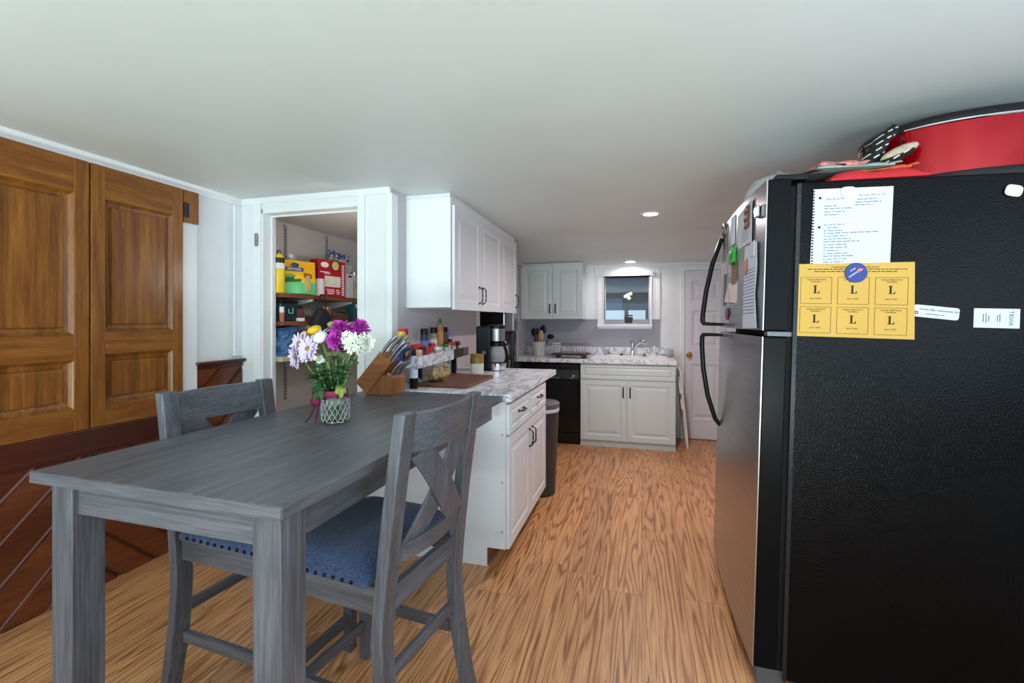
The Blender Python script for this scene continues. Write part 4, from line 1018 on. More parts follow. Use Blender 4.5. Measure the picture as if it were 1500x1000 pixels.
for j in range(N+1):
    z = .245*j/N; wd = .145+.01*j/N; th = .032*(1-(j/N)**1.5)+.002
    for i in range(N+1):
        x = -wd+2*wd*i/N; b_ = th*(1-(2*i/N-1)**2); vs.append((x, -b_-.001, z))
    for i in range(N+1):
        x = -wd+2*wd*i/N; b_ = th*(1-(2*i/N-1)**2); vs.append((x, b_+.001, z))
K = 2*(N+1)
for j in range(N):
    for i in range(N):
        a = j*K+i; fs.append((a, a+1, a+K+1, a+K)); a += N+1; fs.append((a, a+K, a+K+1, a+1))
    a = j*K; fs.append((a, a+K, a+K+N+1, a+N+1)); a = j*K+N; fs.append((a, a+N+1, a+K+N+1, a+K))
fs.append(tuple(list(range(0, N+1))+list(range(2*N+1, N, -1)))); a = N*K; fs.append(tuple([a+i for i in range(N+1)]+[a+i for i in range(2*N+1, N, -1)]))
tn = NT('treat_pouch_print'); tcn = tn.n('ShaderNodeTexCoord'); spn = tn.n('ShaderNodeSeparateXYZ'); tn.l(tcn.outputs['Object'], spn.inputs[0])
tilt = tn.math('ADD', spn.outputs['Z'], tn.math('MULTIPLY', tn.noise(tcn.outputs['Object'], 14, 2), .06))
tn.col(tn.ramp(tn.math('MULTIPLY', tilt, 4), [(0, rgb(84,196,132)), (.42, rgb(110,206,130)), (.50, rgb(246,206,40)), (.9, rgb(244,178,12))])); tn.set(Roughness=.3)
tp._add(vs, fs, None); pch = tp.build('pouch', tn.m, o, smooth=50); pch.rotation_euler = (R(-6), 0, R(72))
def dec(nm, mat, f):
    m = MB(); f(m); q = m.build(nm, mat, pch, smooth=30); return q
dec('logo_disc', NAVYB, lambda m: m.ball((-.02,-.0285,.205), (.028,.0025,.017), 16, 8))
dec('name_band', NAVYB, lambda m: m.box(-.10,.04,-.0305,-.0285,.163,.188))
text('name_print', 'DENTASTIX', .020, WHITEP, pch, at(-.03,-.0310,.1745), ext=.0004)
dec('treat_stick', DKGRN, lambda m: m.tube([(-.11,-.024,.085),(-.05,-.031,.092),(.01,-.035,.098)], .010, 8).tube([(-.10,-.024,.105),(-.04,-.032,.112)], .008, 8))
dec('leaf_print', plain('print_green', rgb(70,170,80), .4), lambda m: m.ball((-.06,-.0295,.125), (.035,.004,.014), 10, 8))
DOGT = plain('dog_tan', rgb(200,160,110), .6); DOGB = plain('dog_brown', rgb(120,70,36), .6)
dec('dog_print', DOGT, lambda m: m.ball((.075,-.026,.125), (.022,.006,.024), 14, 10).ball((.068,-.026,.075), (.026,.006,.034), 14, 10).ball((.078,-.029,.112), (.011,.006,.009), 10, 8).tube([(.055,-.029,.06),(.056,-.030,.02)], .010, 8).tube([(.08,-.026,.06),(.075,-.028,.02)], .010, 8))
dec('dog_ear_print', DOGB, lambda m: m.ball((.053,-.028,.138), (.009,.005,.018), 10, 8).ball((.099,-.024,.132), (.008,.005,.018), 10, 8).ball((.075,-.031,.143), (.014,.004,.008), 10, 8))
dec('dog_nose_print', BLKP, lambda m: m.ball((.078,-.035,.115), (.004,.002,.003), 8, 6).ball((.068,-.0325,.128), .002, 8, 6).ball((.084,-.032,.127), .002, 8, 6))
o = thing('water_jug', 'clear plastic jug with white cap behind the treat pouch', 'jug', (-2.50, 2.86, S1))
MB().lathe([(.068,0),(.072,.006),(.072,.16),(.06,.21),(.022,.262),(.018,.268),(.018,.275)], n=26).build('jug_body', MILKY, o, smooth=True, solid=.002)
MB().lathe([(.022,.272),(.022,.298),(0,.298)], n=18).build('cap', WHITEP, o, smooth=True)
MB().tube([(.02,.03,.255),(.03,.075,.235),(.03,.085,.20),(.03,.068,.16)], .010, 8).build('handle', MILKY, o, smooth=True)
o = thing('mix_box', 'red and white baking mix box on the upper pantry shelf', 'box', (-2.405, 3.13, S1), R(80))
t = NT('red_box_print'); t.col(rgb(176,22,32)); t.set(Roughness=.4); RBX = t.m
bb = MB().box(-.105,.165,-.045,.045,0,.285).build('carton', RBX, o, bevel=.002)
MB().box(-.045,.115,-.0462,-.0452,.075,.16).build('photo_panel', plain('panel_cream', rgb(226,216,204), .5, var=.12, vscale=40), bb)
MB().ball((-.045,-.0455,.245), (.04,.001,.022), 18, 8).build('logo_oval', LABW, bb)
MB().ball((.06,-.0465,.245), (.045,.0015,.045), 22, 8).build('dish_rim_print', plain('dish_dark', rgb(40,40,36), .5), bb)
MB().ball((.06,-.048,.245), (.036,.0015,.036), 22, 8).build('dish_print', BR(214,190,120), bb)
m = MB()
for z, a, b in ((.05,-.03,.05),(.035,-.02,.055),(.02,-.02,.045),(.05,.07,.1),(.035,.07,.11),(.02,.075,.105),(.185,-.09,.0),(.175,-.05,.01)): m.box(a,b,-.0462,-.0452,z,z+.007)
for k in range(14): m.box(.128,.152,-.0462,-.0452,.012+k*.018,.012+k*.018+.011)
m.build('print_marks', LABW, bb)
o = MB().lathe([(.040,0),(.042,.004),(.042,.13),(0,.13)], n=22).build('white_canister', plain('canister_white', rgb(214,210,206), .5, var=.05, vscale=60)); o.location = (-2.39, 3.035, S1); tag(o, 'small white canister between the treat pouch and the red box', 'canister')
o = thing('storage_container', 'tall clear storage container behind the red box in the pantry', 'container', (-2.525, 3.47, S1))
MB().frustum((-.055,.055,-.09,.09,0), (-.06,.06,-.1,.1,.27)).build('container', plain('frosted_clear', rgb(206,204,204), .25), o, bevel=.006)
MB().box(-.063,.063,-.103,.103,.271,.285).build('lid', WHITEP, o, bevel=.004)
o = thing('flower_sprig', 'blue and white floral sprig atop the tall clear container', 'flowers', (-2.52, 3.45, S1+.2855))
FBL = plain('flower_blue', rgb(64,84,160), .6)
m = MB()
for k in range(26):
    y = -.12+.0098*k*1.05; z = .035+.05*abs(math.sin(k*1.9))+.03*(1-k/26); m.ball((random.uniform(-.02,.02), y, z), random.uniform(.007,.012), 8, 6)
m.build('blossom', FBL, o)
m = MB()
for k in range(14): m.ball((random.uniform(-.02,.02), -.1+k*.018, .02+random.uniform(0,.06)), .010, 8, 6)
m.build('white_blossom', WPET, o)
m = MB()
for k in range(6): m.tube([(0,0,.0),(0,-.05+.02*k,.03),(0,-.1+.04*k,.06)], .002, 5)
m.build('stem', STEM, o)
o = thing('slim_box', 'slim pale grey carton right of the red box', 'box', (-2.375, 3.36, S1))
MB().box(-.035,.035,-.045,.045,0,.20).build('carton', plain('carton_grey', rgb(206,204,208), .5), o, bevel=.002)
MB().box(.0352,.036,-.02,.02,.17,.185).build('print_marks', INK, o)
o = thing('pasta_jar', 'tall clear jar of pale pasta at the right of the upper shelf', 'jar', (-2.38, 3.475, S1))
MB().lathe([(.032,0),(.034,.004),(.034,.20),(0,.20)], n=20).build('jar', CLEARP, o, smooth=True)
MB().lathe([(.029,.004),(.029,.09),(0,.09)], n=20).build('pasta', BR(222,184,120), o, smooth=True)
MB().lathe([(.035,.201),(.035,.22),(0,.22)], n=20).build('lid', STEEL, o, smooth=True)
o = MB().box(-.05,.05,-.06,.06,0,.17).build('grey_tile_box', plain('box_greybrown', rgb(190,176,164), .6)); o.location = (-2.52, 3.70, S1); tag(o, 'beige box at the back right of the upper pantry shelf', 'box')
# middle shelf
o = thing('storage_canister', 'dark green black-lidded canister on the middle pantry shelf', 'canister', (-2.43, 2.70, S2))
MB().frustum((-.06,.06,-.075,.075,0), (-.065,.065,-.08,.08,.125)).build('canister', plain('dark_teal', rgb(26,50,52), .35), o, bevel=.006)
MB().box(-.068,.068,-.083,.083,.126,.148).build('lid', BLKP, o, bevel=.006)
m = MB(); m.box(.064,.0665,-.01,.03,.055,.06).box(.064,.0665,.03,.035,.055,.095).box(.064,.067,-.01,-.005,.06,.085); m.build('mark', plain('teal_mark', rgb(150,220,225), .4), o)
o = thing('spice_shaker', 'small orange shaker with white cap before the green canister', 'shaker', (-2.362, 2.625, S2))
MB().lathe([(.015,0),(.016,.06),(0,.06)], n=16).build('body', BR(176,96,60), o, smooth=True)
MB().lathe([(.015,.06),(.015,.10),(0,.10)], n=16).build('cap', LABW, o, smooth=True)
o = thing('drawstring_pouch', 'maroon and black pouch on the middle pantry shelf', 'pouch', (-2.42, 2.845, S2))
m = MB(); m.ball((0,0,.055), (.04,.05,.055), 14, 10); m.build('pouch', plain('maroon', rgb(110,50,60), .6, var=.2), o, smooth=True)
MB().ball((0,0,.1), (.03,.045,.02), 12, 8).build('gathered_top', NAVYC, o, smooth=True)
o = MB().box(-.02,.02,-.03,.03,0,.025).build('butter_dish', WHITEP, bevel=.003); o.location = (-2.365, 2.80, S2); tag(o, 'little white dish in front of the maroon pouch', 'dish')
# black bag hanging from the upper shelf
o = thing('hanging_bag', 'black nylon bag hanging by its straps from the upper pantry shelf', 'bag', (-2.325, 2.93, 1.15))
m = MB(); N = 12
for i in range(1):
    prof = [(-.115,0),(.10,0),(.125,.06),(.12,.14),(.095,.2),(.05,.245),(-.03,.24),(-.075,.17),(-.10,.08)]
    n_ = len(prof); vs = []
    for x, s_ in ((0, .9), (.035, 1), (.065, .8)):
        vs += [(x, p*s_, .0+q*(1 if x < .05 else .96)) for p, q in prof]
    fs = [tuple(range(n_))[::-1], tuple(range(2*n_, 3*n_))]
    for r_ in range(2):
        for k in range(n_): fs.append((r_*n_+k, r_*n_+(k+1) % n_, (r_+1)*n_+(k+1) % n_, (r_+1)*n_+k))
    m._add(vs, fs)
m.build('bag_body', NAVYC, o, smooth=60, bevel=.012, seg=3)
MB().tube([(.03,-.06,.18),(.025,-.02,.27),(.025,.015,.345),(.024,.05,.345),(.025,.06,.28),(.03,.07,.22)], .009, 8, flat=.4).build('strap', NAVYC, o, smooth=True)
MB().tube([(.066,-.05,.05),(.072,.0,.06),(.066,.06,.05)], .004, 6).build('pocket_seam', BLKP, o)
o = thing('copper_canister', 'copper coloured canister right of the hanging black bag', 'canister', (-2.39, 3.12, S2))
MB().lathe([(.035,0),(.036,.10),(0,.10)], n=20).build('body', plain('copper', rgb(190,120,80), .35, .6), o, smooth=True)
MB().lathe([(.037,.10),(.037,.112),(0,.114)], n=20).build('lid', plain('copper_lid', rgb(200,136,100), .3, .6), o, smooth=True)
o = thing('wood_canister', 'pale wooden canister tucked behind the black bag', 'canister', (-2.42, 3.04, S2))
MB().lathe([(.03,0),(.031,.085),(0,.085)], n=18).build('body', WOODSP, o, smooth=True)
MB().lathe([(.032,.0855),(.032,.1),(0,.1)], n=18).build('lid', SHELFW, o, smooth=True)
o = thing('woven_basket', 'flat brown woven basket on the middle pantry shelf', 'basket', (-2.42, 3.32, S2))
m = MB()
for k in range(5): m.tube([(.055*math.cos(a*.3927), .11*math.sin(a*.3927), .007+k*.011) for a in range(16)], .0065, 6, closed=True)
m.box(-.045,.045,-.09,.09,0,.006); m.build('weave', plain('basket_brown', rgb(104,74,52), .8, var=.3, vscale=90), o)
MB().tube([(0,-.11,.05),(0,-.06,.075),(0,.06,.075),(0,.11,.05)], .005, 6).build('handle', plain('basket_dark', rgb(60,42,34), .8), o)
o = thing('teal_box', 'dark teal box at the right end of the middle pantry shelf', 'box', (-2.39, 3.47, S2))
MB().box(-.04,.04,-.04,.04,0,.165).build('carton', plain('teal', rgb(30,84,86), .5), o, bevel=.002)
MB().ball((.04,-.0,.13), (.0015,.018,.018), 14, 8).build('logo_disc', LABW, o)
# lowest shelf
o = thing('blue_bag', 'folded blue shopping bag on the lowest pantry shelf', 'bag', (-2.42, 2.72, S3))
m = MB(); vs, fs = [], []
N = 14
for j in range(N+1):
    for i in range(N+1):
        a = 2*math.pi*i/N; z = .195*j/N; k = 1-.25*(j/N)**2
        cr_ = .012*math.sin(3*a+j*.9)+.006*math.sin(7*a-j*1.3)
        vs.append(((.062*k+cr_)*math.cos(a), (.10*k+cr_)*math.sin(a), z+.012*math.sin(2*a+1)*(j/N)))
for j in range(N):
    for i in range(N): fs.append((j*(N+1)+i, j*(N+1)+i+1, (j+1)*(N+1)+i+1, (j+1)*(N+1)+i))
fs.append(tuple(range(N))[::-1])
m._add(vs, fs); m.build('bag_body', BLUEBAG, o)
MB().box(-.05,.05,-.06,.06,.19,.205, Matrix.Rotation(R(8),4,'X')).build('folded_flap', plain('blue_bag_dark', rgb(52,88,136), .5), o, bevel=.006)

# ------------------------------------------------------------------ refrigerator (leans slightly to the right)
LEAN = R(1.6)
FX, FY = .362, 1.818
fr = thing('refrigerator', 'black top-freezer refrigerator with stainless doors, papers on its side', 'refrigerator', (FX, FY, 0), rot=(0, LEAN, 0))
MB().box(.115, 1.06, .0, .93, .045, 1.785).build('body', BLKT, fr, bevel=.006)
MB().box(.092, .114, .012, .918, .05, 1.775).build('door_gasket', BLKM, fr)
def fdoor(name, z0, z1):
    m = MB(); N = 14; vs, fs = [], []
    poly = [(.0+.014*(2*i/N-1)**2, .003+.924*i/N) for i in range(N+1)]
    pl_ = poly + [(.018, .927), (.018, .003)]
    m.prism(pl_, 'z', z0, z1); d = m.build(name, STEEL, fr, smooth=20)
    MB().box(.0182, .091, .0, .93, z0, z1).build('door_edge', plain('door_edge_black', rgb(7,8,12), .28, spec=.12), d, bevel=.004)
    return d
fz = fdoor('freezer_door', 1.268, 1.80); fd = fdoor('fridge_door', .075, 1.245)
MB().box(.03, .11, .006, .05, 1.2475, 1.2655).build('hinge', plain('hinge_grey', rgb(96,98,104), .35, .8), fr, bevel=.002)
MB().box(.045, .15, .02, .09, 1.80, 1.822).build('hinge_cover', BLKP, fr, bevel=.006)
MB().box(.03, .115, .01, .92, .012, .07).build('kick_plate', plain('kick_grey', rgb(90,88,90), .4), fr, bevel=.003)
for y in (.06, .85): MB().lathe([(.02,-.012),(.02,.03)], c=(.2,y,.014), n=12).build('foot', BLKP, fr)
MB().box(.108, .121, -.004, .0, .05, 1.78).build('side_trim', plain('edge_glint', rgb(30,33,40), .25, .3), fr)  # narrow dark grey strip along the body's near front edge
hy = .80
MB().tube([(.008,hy,1.745),(-.012,hy,1.72),(-.05,hy,1.60),(-.078,hy,1.45),(-.09,hy,1.33),(-.09,hy,1.295),(-.085,hy,1.285),(-.06,hy,1.283),(.008,hy,1.283)], [.012,.014,.015,.015,.015,.015,.014,.011,.010], 12, flat=.8).build('freezer_handle', BLKP, fz, smooth=True)
MB().tube([(.008,hy,1.228),(-.06,hy,1.228),(-.085,hy,1.226),(-.09,hy,1.216),(-.09,hy,1.17),(-.08,hy,1.05),(-.055,hy,.91),(-.015,hy,.79),(.008,hy,.76)], [.010,.011,.014,.015,.015,.015,.015,.014,.012], 12, flat=.8).build('fridge_handle', BLKP, fd, smooth=True)
MF = Matrix.Translation((FX, FY, 0)) @ Matrix.Rotation(LEAN, 4, 'Y')
MFi = MF.inverted()
def side_thing(name, label, cat, x, z, roll=0, dep=.0):
    """a sheet on the refrigerator's side: local XZ is its face, read from -Y"""
    return thing(name, label, cat, (x, FY-.0012-dep, z), rot=(0, LEAN+R(roll), 0))
# handwritten note
nt = side_thing('notebook_page', 'ruled handwritten notebook page high on the refrigerator side', 'paper', .680, 1.618)
nw, nh = .118, .131
m = MB(); edge = [(-nw, -nh), (nw-.003, -nh+.002), (nw, nh), (-nw+.004, nh)]
m.prism(edge, 'y', -.0006, .0002); pg = m.build('page', PAPER, nt)
m = MB()
for k in range(26): m.box(-nw+.002, -nw+.008, -.0012, -.0006, -nh+.004+k*.0099, -nh+.009+k*.0099)
for z in (.10, .0): m.lathe([(.0045,0),(.0045,.0006),(0,.0006)], n=12, M=Matrix.Translation((-nw+.024,-.0006,z)) @ Matrix.Rotation(R(90),4,'X'))
m.build('punch_hole', BLKP, pg)
m = MB()
for k in range(24): m.box(-nw+.012, nw-.003, -.0009, -.0006, -nh+.006+k*.0098, -nh+.0071+k*.0098)
m.build('ruled_line', LINE, pg)
m = MB()
def scribble(x0, x1, z, slope=.02):
    x = x0
    while x < x1:
        L = random.uniform(.006, .022); L = min(L, x1-x); n_ = max(3, int(L/.0016))
        m.tube([(x+L*i/n_, -.0010, z+slope*(x-x0)+.0017*math.sin(i*2.1+random.random())) for i in range(n_+1)], .0009, 4); x += L+.004
for x0, x1, z in ((-.075,-.02,.095),(-.08,-.045,.072),(-.08,.0,.063),(-.08,-.02,.052),(-.08,-.04,.042),(.02,.095,.105),(.015,.075,.092),(.01,.085,.082),(.01,.06,.073),
                  (-.08,-.02,.008),(-.07,-.035,-.002),(-.08,-.025,-.012),(-.08,.08,-.021),(-.08,-.01,-.031),(-.08,.0,-.041),(-.08,.025,-.05),(-.08,-.012,-.06),(-.08,-.01,-.07),(-.08,-.035,-.08),(-.08,-.005,-.09),(-.08,.01,-.099),(-.08,-.01,-.109),(-.08,-.02,-.119)): scribble(x0, x1, z)
m.build('handwriting', INKB, pg)
# yellow graduation tickets
yt = side_thing('ticket_sheet', 'goldenrod sheet of six graduation tickets marked L', 'paper', .688, 1.369, 0, .0016)
yw, yh = .170, .125
m = MB(); m.prism([(-yw-.002,-yh), (yw+.004,-yh), (yw-.002,yh+.004), (-yw,yh-.002)], 'y', -.0006, .0002); ys_ = m.build('sheet', YEL, yt)
mf = MB(); ml = MB()
def serifL(m, cx, cz, h):
    k = h/10
    P = [(-3.2,5),(1.0,5),(1.0,4.4),(.1,4.1),(.1,-4.2),(2.0,-4.2),(3.0,-3.4),(3.5,-1.8),(4.0,-1.8),(3.8,-5),(-3.2,-5),(-3.2,-4.4),(-2.0,-4.1),(-2.0,4.1),(-3.2,4.4)]
    m.prism([(cx+a*k, cz+b*k) for a, b in P], 'y', -.0012, -.0006)
for i in range(3):
    for j in range(2):
        x0, x1 = -yw+.010+i*.109, -yw+.104+i*.109; z0, z1 = (-yh+.012, -yh+.102) if j == 0 else (-yh+.112, -yh+.203)
        if i: x0 += .002
        for a, b, c, d in ((x0,x1,z0,z0+.0011),(x0,x1,z1-.0011,z1),(x0,x0+.0011,z0,z1),(x1-.0011,x1,z0,z1)): mf.box(a,b,-.0011,-.0006,c,d)
        cx, cz = (x0+x1)/2, (z0+z1)/2
        serifL(ml, cx, cz+.004, .027)
        text('heading_print', 'Lebanon High School\nGraduation', .0068, INK, ys_, at(cx, -.0009, z1-.0115), ext=.0003)
        text('date_print', 'June 9, 2023', .0066, INK, ys_, at(cx, -.0009, z0+.0185), ext=.0003)
mf.build('ticket_border', INK, ys_); ml.build('letter_print', INK, ys_)
text('sheet_heading', 'Congratulations from Lebanon High School', .0078, INK, ys_, at(.0, -.0009, yh-.012), ext=.0003)
m = MB()
for z, a, b in ((yh-.021,-.14,.15),(yh-.029,-.12,.12)):
    x = a
    while x < b: L = random.uniform(.006,.018); m.box(x, min(b, x+L), -.0011, -.0006, z, z+.0026); x += L+.003
m.build('fine_print', INK, ys_)
# round blue magnet
bm_ = side_thing('round_magnet', 'round blue magnet with red dot holding the goldenrod sheet', 'magnet', .693, 1.462, 0, .0032)
MC = Matrix.Rotation(R(90), 4, 'X')
MB().lathe([(.032,0),(.033,.001),(.033,.003),(.032,.004),(0,.004)], n=36, M=MC).build('disc', BLUEM, bm_, smooth=True)
MB().lathe([(.007,.004),(.007,.0046),(0,.0046)], n=18, c=(.009,.009,0), M=MC).build('red_dot', REDM, bm_)
text('print', 'The Sandwich', .0085, WHITEP, bm_, at(-.002,-.0044,-.001,218), ext=.0003); text('print', 'old pt.', .0075, WHITEP, bm_, at(-.010,-.0044,.010,218), ext=.0003)
def clipmag(label, x, z, roll):
    o = side_thing('magnet_clip', label, 'magnet', x, z, roll, .0004)
    m = MB(); pts = []
    for k in range(28):
        a = 2*math.pi*k/28; c, s_ = math.cos(a), math.sin(a)
        pts.append((.022*math.copysign(abs(c)**.6, c), .018*math.copysign(abs(s_)**.6, s_)))
    m.prism(pts, 'y', -.008, 0); m.build('clip', plain('magnet_white', rgb(232,236,238), .35, var=.01), o, bevel=.004, seg=3)
clipmag('white rounded magnet clipping the notebook page at its top', .671, 1.735, 0); clipmag('white rounded magnet alone near the upper right of the refrigerator side', 1.116, 1.706, 14)
# limousine magnet
lm_ = side_thing('business_magnet', 'pale rounded-corner magnet reading Great Bay Limousine', 'magnet', .917, 1.328, 5.5, .0004)
m = MB(); r_ = .008; w_, h_ = .062, .0195; pts = []
for cx, cz, a0_ in ((w_-r_, h_-r_, 0), (-w_+r_, h_-r_, 90), (-w_+r_, -h_+r_, 180), (w_-r_, -h_+r_, 270)):
    for k in range(5): pts.append((cx+r_*math.cos(R(a0_+22.5*k)), cz+r_*math.sin(R(a0_+22.5*k))))
m.prism(pts, 'y', -.0012, 0); mg = m.build('magnet_sheet', PAPER, lm_)
text('name_print', 'Great Bay Limousine Inc', .0108, INK, mg, at(.007,-.0015,.0065), shear=.3, ext=.0003); text('contact_print', 'greatbaylimo.com', .0072, INK, mg, at(-.002,-.0015,-.0075), shear=.3, ext=.0003)
MB().lathe([(.0058,.0012),(.0058,.0016),(0,.0016)], n=16, c=(-.0535,-.0065,0), M=MC).build('emblem', plain('emblem_maroon', rgb(90,40,60), .6), mg)
MB().lathe([(.0022,.0016),(.0022,.0019),(0,.0019)], n=12, c=(-.0535,-.0065,0), M=MC).build('emblem_star', LABW, mg)
# trivia card
tv = side_thing('trivia_card', 'white card with sideways blue lettering at the right of the refrigerator side', 'card', 1.075, 1.309, 0, .0)
m = MB(); m.box(-.0585,.0585,-.0006,.0002,-.031,.030); tcd = m.build('card', PAPER, tv)
text('title_print', 'TRIVIA', .0165, NAVY, tcd, at(.036,-.0009,.0,-90), ext=.0003, sx=.95)
m = MB()
for x, a, b in ((.008,-.012,.014),(.002,-.010,.010),(-.020,-.010,.008),(-.027,-.016,.016),(-.034,-.013,.013)):
    z = a
    while z < b: L = random.uniform(.003,.006); m.box(x-.0013, x+.0013, -.0011, -.0006, z, min(b, z+L)); z += L+.0012
m.build('fine_print', NAVY, tcd)
# items on the freezer door front (face normal -X): local Y runs to the far side, local Z up
def front_thing(name, label, cat, y, z, roll=0, dep=0):
    lx = .003+.014*(2*(y-FY)/.93-1)**2-.004-dep
    p = MF @ Vector((lx, y-FY, z)); o = thing(name, label, cat, (p.x, p.y, p.z), rot=(0, LEAN, 0)); return o
def sheet(o, name, pts, mat, th=.0012, out=0.):
    return MB().prism(pts, 'x', -th-out, -out).build(name, mat, o)
o = front_thing('paper_note', 'white note paper with brown magnet high on the freezer door', 'paper', 2.10, 1.69)
pgx = sheet(o, 'page', [(-.13,-.085), (.13,-.075), (.16,.075), (-.12,.085)], PAPER2)
m = MB()
for k in range(6): m.box(-.0016,-.0012, -.08,.06, -.06+k*.012, -.0575+k*.012)
m.build('fine_print', INKB, pgx)
o = front_thing('owl_magnet', 'chunky brown and white patterned magnet on the upper note paper', 'magnet', 2.05, 1.715, 0, .0016)
m = MB()
for (y, z) in ((-.03,.03),(0,.035),(.03,.03),(-.03,0),(0,0),(.03,0),(-.025,-.03),(.02,-.03)): m.ball((-.004, y, z), (.007,.016,.015), 10, 8)
m.build('magnet', plain('brown_white', rgb(120,80,70), .4, var=.7, vscale=70), o, smooth=True)
o = front_thing('clip_magnet', 'bright steel clip magnet at the near top edge of the freezer door', 'magnet', 1.905, 1.706)
MB().box(-.012, 0, -.022, .022, -.022, .022).build('clip', CHROME, o, bevel=.004)
o = front_thing('printed_letter', 'long printed letter on the freezer door below the note paper', 'paper', 2.02, 1.44)
pgx = sheet(o, 'page', [(-.16,-.165), (.13,-.17), (.20,.17), (-.125,.155), (-.14,.06), (-.12,-.04)], PAPER)
m = MB()
for k in range(14): m.box(-.0016,-.0012, -.11,.11-.02*(k % 3), -.11+k*.013, -.1075+k*.013)
m.build('fine_print', INKB, pgx)
o = front_thing('oval_magnet', 'pink oval magnet on the printed letter', 'magnet', 2.06, 1.52, 0, .0016)
MB().ball((-.003,0,0), (.005,.028,.036), 16, 10).build('magnet', plain('salmon', rgb(206,130,116), .4), o, smooth=True)
o = front_thing('paper_clip_magnet', 'white square magnet above the pink oval one', 'magnet', 1.955, 1.575, 0, .0016)
MB().box(-.006,0,-.035,.035,-.03,.03).build('magnet', PAPER2, o, bevel=.008)
o = front_thing('green_magnet', 'green clip magnet beside the printed letter on the freezer door', 'magnet', 2.315, 1.60)
MB().box(-.014,0,-.05,.05,-.036,.03).ball((-.015,0,.0), (.006,.04,.02), 10, 8).build('clip', plain('bright_green', rgb(40,170,60), .4), o, bevel=.006)
o = front_thing('photo_strip', 'brown photo strip under the green clip magnet', 'photo', 2.285, 1.515)
sheet(o, 'photo', [(-.06,-.05), (.06,-.05), (.075,.05), (-.06,.048)], plain('photo_brown', rgb(120,84,56), .5, var=.5, vscale=40))
o = front_thing('pink_card', 'pale pink card tilted on the lower freezer door', 'card', 2.36, 1.43)
sheet(o, 'card', [(-.14,-.05), (.17,-.035), (.09,.05), (-.15,.045)], plain('pale_pink', rgb(232,208,204), .7))
o = front_thing('strip_magnet', 'long white strip magnet near the top of the freezer door', 'magnet', 2.335, 1.715)
MB().box(-.006,0,-.035,.045,-.065,.07).build('magnet', PAPER, o, bevel=.006)
o = front_thing('bottle_opener', 'steel bottle opener magnet near the freezer handle', 'opener', 2.58, 1.71)
MB().box(-.008,0,-.05,.05,-.11,.03).tube([(-.01,.04*math.cos(k*.524),.05+.035*math.sin(k*.524)) for k in range(12)], .008, 8, closed=True).build('opener', plain('opener_steel', rgb(120,118,112), .3, .8), o, bevel=.003)
o = front_thing('dark_photo', 'narrow dark photo at the far edge of the freezer door', 'photo', 2.56, 1.48)
sheet(o, 'photo', [(-.06,-.10), (.03,-.10), (.04,.10), (-.06,.10)], plain('photo_dark', rgb(70,66,74), .5, var=.5, vscale=30))
o = front_thing('white_photo', 'white edged snapshot above the dark photo', 'photo', 2.50, 1.585)
sheet(o, 'photo', [(-.06,-.05), (.07,-.05), (.08,.05), (-.05,.05)], plain('photo_pale', rgb(190,180,178), .5, var=.2, vscale=30), .0012)
o = front_thing('red_oval_magnet', 'dark pink oval magnet low on the freezer door', 'magnet', 2.435, 1.335)
MB().ball((-.004,0,0), (.006,.042,.03), 16, 10).build('magnet', plain('raspberry', rgb(150,60,84), .4), o, smooth=True)

# ------------------------------------------------------------------ on top of the refrigerator
def ftop(x): return 1.785 - (x-FX)*math.sin(LEAN) + .001
ro = thing('electric_roaster', 'red oval electric roaster with black lid on the refrigerator', 'roaster', (1.225, 2.135, ftop(.84)+.0015))
ax, ay = .385, .25
def oval(m, prof, n=56):
    vs, fs = [], []
    for k_, z in prof:
        for i in range(n):
            a = 2*math.pi*i/n; c, s_ = math.cos(a), math.sin(a)
            vs.append((ax*k_*math.copysign(abs(c)**.88, c), ay*k_*math.copysign(abs(s_)**.88, s_), z))
    for j in range(len(prof)-1):
        for i in range(n): fs.append((j*n+i, j*n+(i+1) % n, (j+1)*n+(i+1) % n, (j+1)*n+i))
    fs.append(tuple(range(n))[::-1]); fs.append(tuple((len(prof)-1)*n+i for i in range(n)))
    m._add(vs, fs); return m
oval(MB(), [(.90,0),(.95,.004),(.975,.03),(.97,.034)]).build('base', BLKP, ro, smooth=True)
oval(MB(), [(.968,.0345),(.972,.06),(.985,.18),(.985,.20)]).build('shell', RED, ro, smooth=60)
oval(MB(), [(.99,.2005),(1.0,.203),(1.0,.208),(.99,.210)]).build('rim_band', CHROME, ro, smooth=True)
ld = oval(MB(), [(.998,.2105),(1.0,.222),(.97,.236),(.85,.247),(.6,.254)]).build('lid', BLKG, ro, smooth=True)
MB().tube([(-.08,0,.25),(-.07,0,.272),(0,0,.276),(.07,0,.272),(.08,0,.25)], .01, 8).build('lid_handle', BLKP, ld, smooth=True)
MB().tube([(-.39,-.02,.20),(-.40,-.05,.14),(-.395,-.06,.05),(-.36,-.16,.004),(-.30,-.22,.003)], .004, 8).build('power_cord', BLKM, ro, smooth=True)
